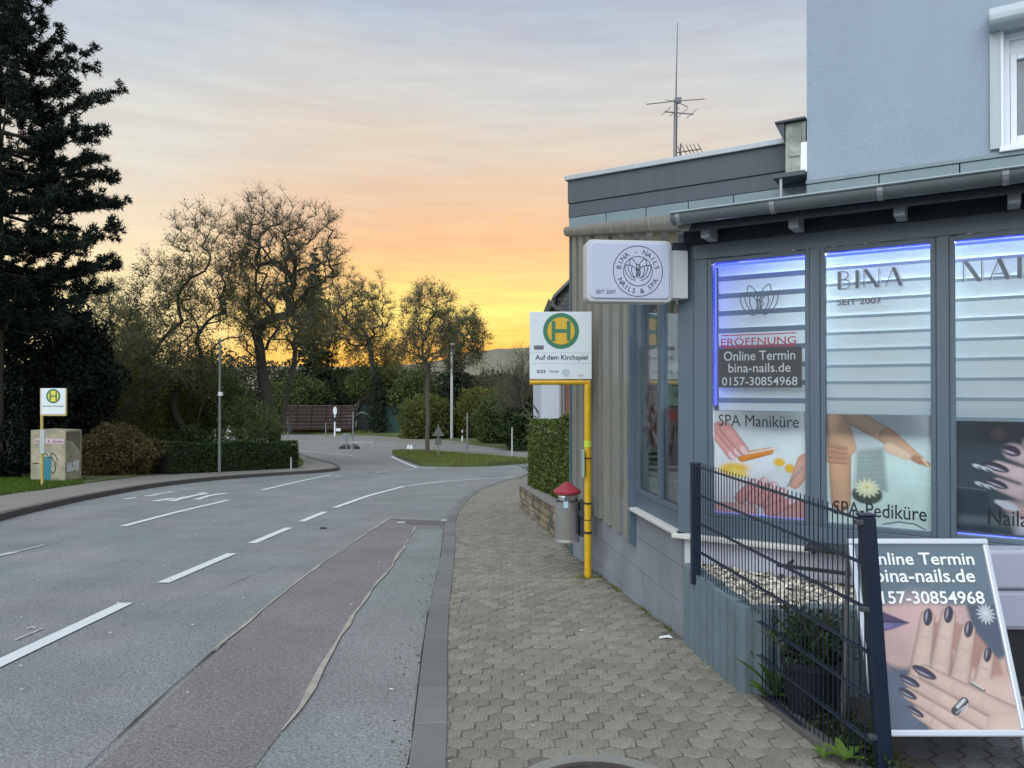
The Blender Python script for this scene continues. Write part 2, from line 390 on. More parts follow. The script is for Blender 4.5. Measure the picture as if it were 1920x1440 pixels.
for i in range(len(kp)-1):
    a, b = kp[i], kp[i+1]
    if b.y < 1.5: continue
    d = (b-a).normalized(); nn = Vector((d.y, -d.x)); e = d*.004
    o = slab('kerb_stone', [tuple(a+e-nn*.02), tuple(b-e-nn*.02), tuple(b-e+nn*.135), tuple(a+e+nn*.135)], .0735+random.uniform(-.002, .002), .11, M_kerb, pave, seg=50)
    bv = o.modifiers.new('Bevel', 'BEVEL'); bv.width = .006; bv.segments = 1
sheet_line('gutter_crack', [(x-.028, y) for x, y in KRs if 1 < y < 27], .018, .010, M_crack, road, .004, .5)
# pavers: rows of hexagonal blocks
hexm = None
def hexpoly(r, sx=1.0): return [(r*sx*math.cos(PI/6+k*PI/3), r*math.sin(PI/6+k*PI/3)) for k in range(6)]
def hex_arrays(cx, cy, z, r, dzt):
    """one bevelled hexagonal block, 18 verts"""
    out = []; J_ = [(random.gauss(0, .0022), random.gauss(0, .0022)) for _ in range(6)]
    for rr, zz in ((r, -.05), (r, -.003), (r*.93, 0)):
        for i_, (x, y) in enumerate(hexpoly(rr, 1.075)):
            x += J_[i_][0]; y += J_[i_][1]; out.append((cx+x, cy+y, z+zz+dzt-y*.06))
    return out
HF = [tuple(range(12, 18))]
for lv in (0, 1):
    for k in range(6): HF.append((lv*6+k, lv*6+(k+1) % 6, (lv+1)*6+(k+1) % 6, (lv+1)*6+k))
def inside(x, y, poly):
    c = False; n = len(poly)
    for i in range(n):
        x0, y0 = poly[i]; x1, y1 = poly[(i+1) % n]
        if (y0 > y) != (y1 > y) and x < (x1-x0)*(y-y0)/(y1-y0)+x0: c = not c
    return c
MH = (.33, 2.84)      # manhole
pave_poly = KRs+INN[::-1]+[(4.6, 2.75), (4.6, -6)]
hx, hy = .119, .100
near = []; far = []
row = 0; y = 1.9
SOIL = [(1.24, 3.92), (1.30, 3.84), (1.43, 2.2), (1.62, 2.2), (1.72, 3.3), (1.95, 3.95), (1.3, 4.0)]
while y < 17.5:
    x = -1.3+(row % 2)*hx/2
    while x < 3.4:
        if inside(x, y, pave_poly) and x-kx(y, KRs) > .085 and not inside(x, y, SOIL) and (x-MH[0])**2+(y-MH[1])**2 > .36**2:
            if not (x > 1.2 and y > 3.85):
                ok = True
                if 4.9 < y < 8.6 and x > 1.15-.129*(y-4.97)/.99-.06: ok = False
                if y >= 8.6 and x > .70-.0964*(y-8.66)-.03 and y < 14.2: ok = False
                if ok: (near if (2.98 < y < 4.45 and len(near) < 290 and x < 1.5 and -.30 < x/y*1.0) else far).append((x, y))
        x += hx
    y += hy; row += 1
hexr = .0618
pm = []
for _ in range(12):
    me = bpy.data.meshes.new('paver'); me.from_pydata(hex_arrays(0, 0, 0, hexr, 0), [], HF); me.materials.append(M_paver); me.update(); pm.append(me)
for (x, y) in near:
    me = random.choice(pm)
    o = bpy.data.objects.new('paver', me); link(o, pave); o.location = (x, y, g(y)+.066+random.uniform(-.003, .003))
    o.rotation_euler = (random.gauss(0, .02), random.gauss(0, .02), random.gauss(0, .03)); s_ = random.uniform(.965, 1.02); o.scale = (s_, random.uniform(.96, 1.01), 1)
M_paver_t = mat('terrace_paver', (.060, .058, .062), .8, bump=.6, bscale=110, var=.25, vscale=4, island=.25, speck=.5, sscale=110)
V = []; FF = []
for (x, y) in [q for q in far if q[0] > 1.46 and q[1] < 3.9]:
    n = len(V); V += hex_arrays(x, y, g(y), hexr*random.uniform(.93, .97), .066+random.uniform(-.003, .003)); FF += [tuple(i+n for i in f) for f in HF]
me = bpy.data.meshes.new('terrace_pavers'); me.from_pydata(V, [], FF); me.update()
stuff(mobj('terrace_pavers', me, M_paver_t, pave))
slab('terrace_joint', [(1.46, 3.86), (1.52, 2.2), (1.6, -1), (4.55, -1), (4.55, 2.75), (1.95, 3.9)], .0605, .01, M_soil, pave)
V = []; FF = []
for (x, y) in [q for q in far if not (q[0] > 1.46 and q[1] < 3.9)]:
    n = len(V); V += hex_arrays(x+random.gauss(0, .002), y+random.gauss(0, .002), g(y), hexr*random.uniform(.97, 1.01), .066+random.uniform(-.003, .003)); FF += [tuple(i+n for i in f) for f in HF]
me = bpy.data.meshes.new('pavers'); me.from_pydata(V, [], FF); me.update()
stuff(mobj('pavers', me, M_paver_s, pave))
far_pave = slab('pavement_surface', [(kx(y, KRs)+.13, y) for y in (17.5, 19, 21, 23, 25, 27)]+[(7, 30), (6, 27), (2.6, 23.5), (.9, 19.5), (.42, 17.5)], .066, .03, M_pavefar, pave)
# manhole
mh = thing('manhole_cover', 'round iron manhole cover in a concrete ring at the bottom edge of the pavement', 'manhole', (MH[0], MH[1], g(MH[1])+.062))
def tilt(o): o.rotation_euler = (math.atan(-.06), 0, 0)
tilt(mh)
M_iron = mat('cast_iron', (.07, .055, .05), .7, metal=.3, bump=.4, bscale=120, var=.3, vscale=20)
M_conc = mat('concrete', (.22, .21, .185), .9, bump=.6, bscale=70, var=.2, vscale=8, speck=.3, sscale=150)
MB().lathe(0, 0, [(.34, -.05), (.34, .004), (.27, .006), (.27, -.05)], 40).build('concrete_ring', M_conc, mh)
MB().lathe(0, 0, [(.262, -.05), (.262, .006), (.235, .006), (.235, -.002), (.01, -.002)], 40).build('iron_lid', M_iron, mh)
mb = MB()
for k in range(20):
    a = 2*PI*k/20; c_, s_ = math.cos(a), math.sin(a)
    mb.add([(c_*r_-s_*q, s_*r_+c_*q, .004) for r_, q in ((.12, -.012), (.22, -.018), (.22, .018), (.12, .012))], [(0, 1, 2, 3)])
mb.build('lid_ribs', M_iron, mh)

# left pavement, kerb and planted area
KL = GL((-420, 1120), (-200, 1043), (0, 976), (60, 961), (130, 944), (220, 926), (300, 912.5), (400, 901), (500, 893), (580, 888), (622, 884), (636, 880.5), (628, 874), (600, 866), (570, 857), (540, 846), (480, 836), (400, 829))
KLs = catmull(KL, 5)
back = GL((400, 826.5), (300, 822), (100, 820))
lp = struct(slab('pavement', KLs+back+[(-60, 50), (-60, 3)], .10, .16, M_pavefar))
kp = along(KLs, 1.0)
for i in range(len(kp)-1):
    a, b = kp[i], kp[i+1]; d = (b-a).normalized(); nn = Vector((-d.y, d.x)); e = d*.006
    slab('kerb_stone', [tuple(a+e-nn*.03), tuple(b-e-nn*.03), tuple(b-e+nn*.13), tuple(a+e+nn*.13)], .113, .14, M_kerbd, lp, seg=50)
PL = GL((-420, 1040), (0, 938), (80, 926), (155, 914), (300, 894.5), (420, 887), (545, 882), (562, 880), (569, 873), (560, 862), (540, 850), (500, 841), (400, 832))
green = struct(slab('grass_verge', catmull(PL, 3)+GL((300, 826), (100, 824))+[(-55, 48), (-55, 5)], .125, .1, M_grass))
# grassy island with kerb
IS = GL((735, 851), (742, 857), (762, 864), (790, 874), (850, 875.5), (915, 874.5), (985, 869.5), (1100, 869), (1100, 867), (985, 866.3), (920, 860), (860, 855), (800, 850.5), (760, 849))
island = struct(slab('grass_island', IS, .16, .2, M_grass))
# small islands and far verge
struct(slab('traffic_island', GL((636, 842), (675, 842), (668, 837), (645, 837)), .14, .16, M_soil))
struct(slab('traffic_island', GL((700, 826), (880, 833), (900, 831), (720, 822)), .13, .16, M_pavefar))
BK = GL((300, 816), (420, 815), (560, 814), (700, 817), (760, 821), (860, 831), (985, 846), (1200, 872))
bank = struct(slab('grass_bank', BK+[(40, 60), (60, 61), (60, 95), (-60, 95), (-60, 61)], .15, .2, M_grass, seg=3))

# ================================================================== SHOP BUILDING
C0 = Vector((1.15, 4.97, 0)); ZV = Vector((0, 0, 1))
BU = Vector((.843, -.537, 0)).normalized(); BN = Vector((-.537, -.843, 0)).normalized()
AU = Vector((-.129, .99, 0)).normalized(); AN = Vector((-AU.y, AU.x, 0)).normalized()
FB = (C0, BU, BN, ZV); FA = (C0, AU, AN, ZV)
AL = 3.55      # length of the pavement wall
M_frame = mat('anthracite_frame', (.088, .122, .150), .42, streak=.16, var=.06, vscale=3, bump=.05, bscale=300)
M_clad = mat('metal_cladding', (.225, .225, .200), .45, metal=.1, streak=.22, sdir=(14, 14, .8), var=.08, vscale=4, objrand=.05)
M_tile = mat('plinth_tile', (.225, .245, .27), .8, streak=.20, sdir=(5, 5, 1.2), var=.18, vscale=4, var2=(.185, .20, .215), objrand=.05, speck=.12, sscale=60, bump=.2, bscale=80)
M_grout = mat('grout', (.50, .52, .54), .9)
M_white = mat('white_render', (.62, .63, .72), .85, var=.06, vscale=5)
M_blue = mat('pale_blue_render', (.355, .425, .490), .92, bump=1.0, bscale=220, var=.08, vscale=.8, speck=.12, sscale=110, streak=.10, sdir=(3, 3, .35))
M_lead = mat('lead_sheet', (.17, .22, .235), .5, metal=.3, var=.18, vscale=6)
M_zinc = mat('zinc', (.20, .235, .25), .38, metal=.55, var=.2, vscale=10)
M_zinc2 = mat('zinc_worn', (.235, .235, .21), .55, metal=.3, var=.3, vscale=12)
M_fascia = mat('dark_fascia', (.062, .073, .085), .6, streak=.25, var=.08, vscale=3)
M_coping = mat('aluminium_coping', (.36, .38, .40), .45, metal=.4, var=.1, vscale=5)
M_soffit = mat('dark_soffit', (.018, .026, .04), .7)
M_raft = mat('rafter_end_paint', (.34, .38, .42), .7, var=.2, vscale=20)
M_sill = mat('sill_stone', (.56, .55, .50), .6, var=.12, vscale=10)
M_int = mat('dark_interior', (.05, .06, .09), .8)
M_glass = glassmat('window_glass', 1.5, (.95, .97, .98), 1.0)
M_glassA = glassmat('window_glass_coated', 1.5, (.92, .95, .95), .60)
M_blind = mat('blind_fabric', (.68, .735, .75), .8, trans=.11)
M_blind2 = mat('blind_sheer', (.16, .22, .30), .8, trans=.05)
M_led = mat('blue_led_light', (.1, .1, .8), .5, emis=(.015, .03, 1.0), estr=3.0)
M_black = mat('black_print', (.02, .022, .025), .5)
M_ink = mat('dark_ink', (.035, .04, .05), .5)
M_whitep = mat('white_print', (.80, .82, .82), .5)
M_red = mat('red_print', (.55, .02, .06), .5)
M_navy = mat('navy_fence_coating', (.008, .016, .032), .40, var=.2, vscale=20)
M_alu = mat('aluminium_frame', (.62, .66, .72), .35, metal=.35)
M_dkgrey = mat('poster_header', (.070, .098, .118), .4, var=.25, vscale=7)

bld = thing('shop_building', 'single-storey grey shop wing with tall windows and metal cladding beside the pavement', 'building', C0+Vector((0, 0, g(4.97))))
bld_inv = Matrix.Translation(-(C0+Vector((0, 0, g(4.97)))))
def bpart(o):
    o.parent = bld; o.matrix_parent_inverse = bld_inv; return o
def mk(F): return MB(F)
ZS, ZT, ZB, ZH = -.95, .83, -.80, 1.02    # sill, glass top, glass bottom, head
BL = 3.4
# structural body (inner walls) behind the skins
def back_pt(a, b): return a, b
body = mk(FB)
# planters-side wall under the windows, white
mk(FB).box(.02, BL, -.20, -.03, -2.4, ZS-.03).build('wall', M_white); o = bpy.context.scene.objects['wall']; bpart(o)
# plinth on wall A (grout core) and its tiles
bpart(mk(FA).box(.0, AL, -.20, -.012, -2.6, ZS-.03).build('plinth_core', M_grout))
rows_ = [(-.962, -1.188), (-1.193, -1.438), (-1.443, -1.688), (-1.693, -1.94), (-1.945, -2.2)]
for ri, (z1, z0) in enumerate(rows_):
    a = 0.0; first = .55 if ri % 2 else .95
    while a < AL-.02:
        b = min(a+(first if a == 0 else .95), AL)
        if z1 > g(4.97+.99*b)-.05:
            bpart(mk(FA).box(a+.003, b-.003, -.05, random.uniform(-.003, .001), z0, z1).build('plinth_tile', M_tile, bevel=.002))
        a = b
bpart(mk(FB).box(-.0, .045, .0, .012, -2.0, ZS-.03).build('corner_strip', M_grout, bevel=.003))
# sills
bpart(mk(FA).box(-.02, 1.16, -.05, .055, ZS-.03, ZS).build('window_sill', M_sill, bevel=.006))
bpart(mk(FB).box(-.07, BL, -.05, .07, ZS-.03, ZS).build('window_sill', M_sill, bevel=.006))
# ribbed metal cladding on wall A: pans with raised seams
def roofz(dn): return 1.03+.25*dn        # underside of the roof, dn = distance inward from the gutter line
def zA(a): return roofz(.3+a*.765)-.03
a = 1.165; wdt = .345; k = 0
while a < AL-.02:
    b = min(a+wdt, AL)
    m_ = mk(FA)
    d = .035
    poly = [(a, -.06), (a, d), (a+.19, d), (a+.205, -.02), (b-.004, -.02), (b-.004, -.06)]
    m_.prism(poly, -1.235, lambda x, y: zA(x))
    bpart(m_.build('cladding_panel', M_clad, bevel=.003)); a = b
a = .03
while a < 1.13:
    b = min(a+wdt, 1.16)
    poly = [(a, -.06), (a, .035), (a+.19, .035), (a+.205, -.02), (b-.004, -.02), (b-.004, -.06)] if b-a > .25 else [(a, -.06), (a, .035), (b-.004, .035), (b-.004, -.06)]
    bpart(mk(FA).prism(poly, ZT+.06, lambda x, y: zA(x)).build('cladding_panel', M_clad, bevel=.003)); a = b
bpart(mk(FA).box(1.10, 1.165, -.05, .055, -1.25, ZT+.06).build('cladding_trim', M_frame, bevel=.003))
bpart(mk(FA).box(1.16, AL, -.25, -.065, -1.3, .9).build('wall_core', M_soffit))
bpart(mk(FA).box(AL-.0, AL+.06, -.25, .03, -2.5, zA(AL)).build('end_trim', M_frame, bevel=.004))
# window in wall A
def window(F, edges, name, glassm, z0, z1, parent, out=0.0, low=ZS, head=ZH, jambs=None):
    """edges: list of (a0, a1) of glass panes"""
    t = bpy.data.objects.new(name, None); link(t); t.location = (0, 0, 0); t.parent = parent
    fr = []
    return t
winA = bpy.data.objects.new('window', None); link(winA); bpart(winA)
def fbox(F, nm, m, par, a0, a1, b0, b1, c0, c1, bev=.003):
    o = mk(F).box(a0, a1, b0, b1, c0, c1).build(nm, m, par, bevel=bev); return o
def wframe(F, par, a0, a1, z0, z1, fw, m=M_frame, b0=-.05, b1=.0):
    fbox(F, 'frame', m, par, a0, a0+fw, b0, b1, z0, z1); fbox(F, 'frame', m, par, a1-fw, a1, b0, b1, z0, z1)
    fbox(F, 'frame', m, par, a0+fw, a1-fw, b0, b1, z0, z0+fw); fbox(F, 'frame', m, par, a0+fw, a1-fw, b0, b1, z1-fw, z1)
wframe(FA, winA, .03, 1.10, ZB-.035, ZT+.06, .035, b0=-.06, b1=.004)
fbox(FA, 'frame', M_frame, winA, .03, 1.10, -.06, -.002, ZS, ZB-.036)
fbox(FA, 'mullion', M_frame, winA, .50, .56, -.05, .002, ZB, ZT+.02)
for (p, q) in ((.066, .499), (.561, 1.064)): fbox(FA, 'glass_pane', M_glassA, winA, p, q, -.030, -.024, ZB+.001, ZT+.024, 0)
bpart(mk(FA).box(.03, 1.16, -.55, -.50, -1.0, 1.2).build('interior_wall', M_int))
# corner post
bpart(mk(FB).prism([(-.045, -.0), (-.045, .006), (.06, .006), (.06, -.05), (.0, -.12), (-.03, -.06)], ZS, ZH+.02).build('corner_post', M_frame, bevel=.003))
# windows in wall B
wedges = [(.183, .759), (.874, 1.43), (1.55, 2.12), (2.24, 2.82)]
for i, (a0, a1) in enumerate(wedges):
    wn_ = bpy.data.objects.new('window', None); link(wn_); bpart(wn_)
    fbox(FB, 'glass_pane', M_glass, wn_, a0, a1, -.030, -.024, ZB, ZT, 0)
    fw = .028
    fbox(FB, 'frame', M_frame, wn_, a0-fw, a0, -.06, -.004, ZB-fw, ZT+fw); fbox(FB, 'frame', M_frame, wn_, a1, a1+fw, -.06, -.004, ZB-fw, ZT+fw)
    fbox(FB, 'frame', M_frame, wn_, a0, a1, -.06, -.004, ZB-fw, ZB); fbox(FB, 'frame', M_frame, wn_, a0, a1, -.06, -.004, ZT, ZT+fw)
    mk(FB).box(a0+.002, a1-.002, -.075, -.058, ZT-.022, ZT-.006).build('led_strip', M_led, wn_); led = mk(FB)
    if i == 0: led.box(a0+.003, a0+.009, -.075, -.058, -.1, ZT-.03)
    if led.v: led.build('led_strip', M_led, wn_)
    if i in (0, 2): mk(FB).box(a0+.004, a1-.004, -.048, -.045, ZB+.002, ZB+.005).build('led_strip', M_led, wn_)
prev = .06
for (a0, a1) in wedges+[(BL, BL)]:
    bpart(mk(FB).box(prev, a0-.029, -.06, .006 if prev > .1 else .002, ZS, ZH-.12).build('mullion', M_frame, bevel=.003)); prev = a1+.029
bpart(mk(FB).box(.06, BL, -.06, .012, ZT+.029, .955).build('window_head', M_frame, bevel=.003))
bpart(mk(FB).box(.0, BL, -.06, .020, .957, 1.055).build('eave_board', M_soffit))
bpart(mk(FB).box(.06, BL, -.055, .010, ZS+.002, ZB-.029).build('window_base', M_frame, bevel=.003))
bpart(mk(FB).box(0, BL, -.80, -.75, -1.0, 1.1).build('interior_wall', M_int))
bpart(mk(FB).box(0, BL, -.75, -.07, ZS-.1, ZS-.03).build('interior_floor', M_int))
# roof of the wing
def inlim(a_in): return a_in
SB = 3.02
def roofpt(a, s, dz=0): return (a, .3-s, 1.08+.25*s+dz)   # in FB: b = outward
def leftA(s):     # a coordinate (along BU) of the left roof edge at distance s from gutter line
    # wall A point: C0+AU*t ; inward dist = t*.765 ; along BU = t*(AU.BU)
    t = (s-.3)/.765; return t*AU.dot(BU)-.15+.10*s/3.02
ncol = 9
import itertools
def roof_sheet(a0f, a1f, s0, s1):
    m_ = mk(FB); v = []
    for s in (s0, s1):
        for f_ in (a0f, a1f): v.append(roofpt(f_(s), s))
    v += [(x, y, z-.03) for x, y, z in v]
    m_.add(v, [(0, 1, 3, 2), (4, 6, 7, 5), (0, 4, 5, 1), (2, 3, 7, 6), (0, 2, 6, 4), (1, 5, 7, 3)])
    # standing seam on the right edge
    q0 = roofpt(a1f(s0)-.006, s0); q1 = roofpt(a1f(s1)-.006, s1)
    m_.add([(q0[0], q0[1], q0[2]), (q0[0]+.012, q0[1], q0[2]), (q0[0]+.012, q0[1], q0[2]+.008), (q0[0], q0[1], q0[2]+.008),
            (q1[0], q1[1], q1[2]), (q1[0]+.012, q1[1], q1[2]), (q1[0]+.012, q1[1], q1[2]+.008), (q1[0], q1[1], q1[2]+.008)],
           [(0, 1, 2, 3), (4, 7, 6, 5), (0, 4, 5, 1), (1, 5, 6, 2), (2, 6, 7, 3), (3, 7, 4, 0)])
    bpart(m_.build('roof_sheet', M_lead, bevel=.002))
edges = [-2.0, -1.55, -1.1, -.65, -.2, .25, .7, 1.15, 1.6, 2.05, 2.5, 2.95, 3.4]
for e0, e1 in zip(edges[:-1], edges[1:]):
    # clip at left diagonal edge: s where leftA(s) < e1
    smin = 0.0
    for s in np.linspace(0, SB, 60):
        if leftA(s) < e1-.02: smin = s; break
    if smin >= SB-.01: continue
    roof_sheet(lambda s, e=e0: max(e, leftA(s)), lambda s, e=e1: e, smin, SB)
# dark boarded soffit under the eave of wall B
m_ = mk(FB); m_.add([(.10, .29, .985), (BL, .29, .985), (BL, .013, 1.05), (.0, .013, 1.05), (.10, .29, 1.03), (BL, .29, 1.03), (BL, .013, 1.11), (.0, .013, 1.11)],
                    [(0, 3, 2, 1), (4, 5, 6, 7), (0, 1, 5, 4), (2, 3, 7, 6), (0, 4, 7, 3), (1, 2, 6, 5)])
bpart(m_.build('soffit', M_soffit))
for a in (.212, .74, 1.295, 1.82, 2.36, 2.9):
    bpart(mk(FB).box(a-.028, a+.028, .05, .225, .955, 1.04).build('rafter_end', M_raft, bevel=.004))
# half-round gutter along the eave + hangers
def gutter(F, a0, a1, b, z, r, nm='gutter', m=M_zinc):
    m_ = mk(F); n = 12; out = []; 
    for a in (a0, a1):
        for k in range(n+1):
            t = PI+PI*k/n; out.append((a, b+r*math.cos(t), z+r*math.sin(t)))
        for k in range(n+1):
            t = 2*PI-PI*k/n; out.append((a, b+(r-.006)*math.cos(t), z+(r-.006)*math.sin(t)))
    q = 2*(n+1)
    m_.add(out, [(k, (k+1) % q, q+(k+1) % q, q+k) for k in range(q)]+[(k, k+1, q-2-k, q-1-k) for k in range(n)]+[(q+k, q+q-1-k, q+q-2-k, q+k+1) for k in range(n)])
    return m_
bpart(gutter(FB, .06, BL, .355, 1.085, .062).build('gutter', M_zinc, smooth=True))
bpart(mk(FB).tube([(.06, .42, 1.088), (BL, .42, 1.088)], .009, 8).build('gutter_bead', M_zinc, smooth=True))
m_ = mk(FB); q_ = [(.355+.064*math.cos(t), 1.085+.064*math.sin(t)) for t in np.linspace(PI, 2*PI, 11)]
m_.profile(q_, .052, .060); bpart(m_.build('gutter_end_cap', M_zinc))
for a in (.1, .66, 1.22, 1.78, 2.34, 2.9):
    m_ = mk(FB); pts = [(a, .355+.066*math.cos(t), 1.085+.066*math.sin(t)) for t in np.linspace(PI, 2*PI, 9)]
    for p0, p1 in zip(pts[:-1], pts[1:]):
        m_.add([(a-.014, p0[1], p0[2]), (a+.014, p0[1], p0[2]), (a+.014, p1[1], p1[2]), (a-.014, p1[1], p1[2])], [(0, 1, 2, 3)])
    bpart(m_.build('gutter_bracket', M_coping))
# verge flashing along wall A: separate lapped lengths with rounded underside
nv = 7
for k in range(nv):
    s0 = .0+(SB+.02-.0)*k/nv; s1 = .0+(SB+.02-.0)*(k+1)/nv-.016
    V_ = []
    for s in (s0, s1):
        la = leftA(s); zz = 1.08+.25*s
        for (da, dz) in ((-.05, .03), (-.065, .0), (-.062, -.035), (-.045, -.068), (-.01, -.085), (.03, -.09), (.05, -.05), (.04, .032)):
            V_.append((la+da, .3-s, zz+dz))
    m_ = mk(FB); n8 = 8
    m_.add(V_, [(i, (i+1) % n8, n8+(i+1) % n8, n8+i) for i in range(n8)]+[tuple(range(n8)), tuple(range(n8, 16))[::-1]])
    bpart(m_.build('verge_flashing', M_zinc2, smooth=True))
# flat-roof volume behind with dark fascia and metal coping
zf0, zf1 = 1.965, 2.385
la = leftA(SB)
e_ = la
while e_ < 1.28:
    f_ = min(e_+.47, 1.3); bpart(mk(FB).box(e_+.004, f_-.004, .3-SB-.10, .3-SB-.004, 1.80, 1.962).build('flashing_sheet', M_lead, bevel=.003)); e_ = f_
bpart(mk(FB).box(la, 1.3, .3-SB-.11, .3-SB-.02, 1.78, 1.964).build('flashing_backing', M_soffit))
bpart(mk(FB).box(la, 1.3, .3-SB-.12, .3-SB, zf0, zf0+.155).build('fascia_board', M_fascia, bevel=.004))
bpart(mk(FB).box(la-.004, 1.3, .3-SB-.12, .3-SB+.012, zf0+.160, zf1).build('fascia_board', M_fascia, bevel=.004))
bpart(mk(FB).box(la-.03, 1.3, .3-SB-.30, .3-SB+.045, zf1, zf1+.055).build('coping', M_coping, bevel=.006))
m_ = mk(FB); m_.prism([(la+.01, .3-SB-.12), (1.3, .3-SB-.12), (5.0, .3-SB-.12), (5.0, -9), (la-1.35, -9)], -2.6, zf1-.03)
bpart(m_.build('rear_wall', M_clad))
# -------- two-storey house above
hs = thing('house', 'pale blue rendered upper house wall rising behind the grey shop roof', 'house', C0+BN*(-2.48)+BU*.3+Vector((0, 0, 1.8)))
hs_inv = Matrix.Translation(-hs.location)
def hpart(o, par=None):
    if par is None: o.parent = hs; o.matrix_parent_inverse = hs_inv
    return o
HB = -2.48
HZ = 1.9
wa0, wa1, wz0, wz1 = 1.81, 2.92, 1.98, 2.93
m_ = mk(FB)
for (a0, a1, c0, c1) in ((.297, wa0, HZ+.03, 7.2), (wa1, 7.0, HZ+.03, 7.2), (wa0, wa1, HZ+.03, wz0), (wa0, wa1, wz1, 7.2)):
    m_.box(a0, a1, HB-.24, HB, c0, c1)
# left flank of the house
m_.box(.297, .297+.24, -9, HB-.24, 1.2, 7.2)
hpart(m_.build('wall', M_blue))
hpart(mk(FB).box(.297, 7, -9, HB, 7.2, 7.35).build('roof', M_fascia))
hpart(mk(FB).box(.29, 7.0, HB, HB+.022, HZ-.0, HZ+.035).build('base_trim', M_lead, bevel=.003))
e_ = .29
while e_ < 3.4:
    hpart(mk(FB).box(e_+.004, e_+.606, HB-.05, HB+.012, 1.74, HZ-.004).build('flashing_sheet', M_lead, bevel=.003)); e_ += .61
hpart(mk(FB).box(.24, .30, HB-.05, HB+.012, 2.02, 2.30).build('junction_box', M_whitep, bevel=.008))
hw = bpy.data.objects.new('window', None); link(hw); hpart(hw)
M_upvc = mat('white_window_plastic', (.70, .74, .78), .35)
M_shut = mat('shutter_box_metal', (.40, .45, .47), .5)
M_curt = mat('net_curtain', (.45, .53, .62), .9, trans=.3)
wframe(FB, hw, wa0, wa1, wz0, wz1, .055, M_upvc, HB-.14, HB-.07)
wframe(FB, hw, wa0+.058, wa1-.058, wz0+.058, wz1-.17, .045, M_upvc, HB-.15, HB-.085)
fbox(FB, 'frame', M_upvc, hw, wa0+.055, wa1-.055, HB-.14, HB-.10, wz1-.165, wz1-.056)
fbox(FB, 'glass_pane', M_glass, hw, wa0+.1, wa1-.1, HB-.125, HB-.12, wz0+.1, wz1-.22, 0)
fbox(FB, 'sill', M_upvc, hw, wa0-.02, wa1+.02, HB-.14, HB+.05, wz0-.045, wz0-.002, .006)
fbox(FB, 'guide_rail', M_shut, hw, wa0-.085, wa0-.012, HB, HB+.03, wz0-.01, wz1, .004)
fbox(FB, 'guide_rail', M_upvc, hw, wa0-.012, wa0+.012, HB-.07, HB+.02, wz0-.005, wz1, .003)
mk(FB).profile([(HB, wz1), (HB+.16, wz1+.01), (HB+.185, wz1+.04), (HB+.185, wz1+.09), (HB+.14, wz1+.155), (HB, wz1+.17)], wa0-.09, wa1+.09).build('shutter_box', M_shut, hw, bevel=.01)
m_ = mk(FB); pl = []; aa = wa0+.05
k = 0
while aa < wa1-.05: pl.append((aa, HB-.22+.018*math.sin(k*1.35)+.006*math.sin(k*.6))); aa += .012; k += 1
out = [(a, b, wz0+.05) for a, b in pl]+[(a, b, wz1-.18) for a, b in pl]; n_ = len(pl)
m_.add(out, [(i, i+1, n_+i+1, n_+i) for i in range(n_-1)]); m_.build('curtain', M_curt, hw, smooth=True)
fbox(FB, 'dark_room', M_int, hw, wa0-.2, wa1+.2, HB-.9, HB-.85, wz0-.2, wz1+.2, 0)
# small vent housing beside the house wall
M_peel = mat('peeling_paint', (.42, .44, .38), .8, var=.3, vscale=9, var2=(.20, .22, .19), speck=.2, sscale=60)
vb = thing('vent_housing', 'weathered pale box with a dark lid beside the blue house wall on the roof', 'vent', C0+BU*.15+BN*HB+ZV*2.1)
vinv = Matrix.Translation(-vb.location)
def vpart(o): o.parent = vb; o.matrix_parent_inverse = vinv; return o
vpart(mk(FB).box(.105, .285, HB-.32, HB+.0, 2.03, 2.50).build('box', M_peel, bevel=.006))
vpart(mk(FB).box(.14, .25, HB+.0, HB+.012, 2.18, 2.44).build('access_panel', M_peel, bevel=.004))
vpart(mk(FB).profile([(HB-.36, 2.52), (HB+.05, 2.505), (HB+.05, 2.525), (HB-.36, 2.56)], .02, .29).build('lid', M_fascia, bevel=.003))
vpart(mk(FB).prism([(.02, HB+.03), (.10, HB+.03), (.10, HB-.30), (.02, HB-.30)], lambda a, b: 2.505-(a-.02)*2.2, 2.505).build('lid_bracket', M_fascia))
vpart(mk(FB).box(.0, .29, HB-.30, HB+.06, 1.985, 2.028).build('base_plate', M_fascia, bevel=.004))
vpart(mk(FB).tube([(.07, HB+.03, 1.80), (.07, HB+.03, 1.985)], .014, 8).build('pipe', M_coping))

# -------- antenna mast on the rear roof
an = thing('antenna_mast', 'tall thin radio antenna mast with crossbars on the flat shop roof', 'antenna', (0, 0, 0))
M_steel = mat('dull_steel', (.22, .22, .23), .5, metal=.5)
DA = 11.0
def AP(px, py, d=0): return tuple(P(px, py, DA+d))
zr = AP(1266, 330)
MB().tube([AP(1266, 345), AP(1268, 188)], .028, 8).build('mast', M_steel, an)
MB().tube([AP(1268, 188), AP(1271.5, 40)], [.014, .006], 6).build('whip', M_steel, an)
MB().box(zr[0]-.0, zr[0]+.09, DA-.05, DA+.05, AP(0, 191)[2], AP(0, 183)[2]).build('hub', M_steel, an)
for q in ((1213, 194, -.6), (1322, 184, .6), (1290, 199, -1.2), (1248, 186, 1.2)):
    MB().tube([AP(1268, 188), AP(*q)], .007, 5).build('radial', M_steel, an)
yg = MB(); yg.tube([AP(1247, 208), AP(1301, 213)], .010, 5)
for i, px in enumerate((1250, 1266, 1281, 1298)): yg.tube([AP(px-9, 215+(px-1250)*.1, -.3), AP(px+9, 199+(px-1250)*.1, .3)], .006, 4)
yg.build('upper_yagi', M_steel, an)
yg = MB(); yg.tube([AP(1266, 286), AP(1316, 278)], .010, 5)
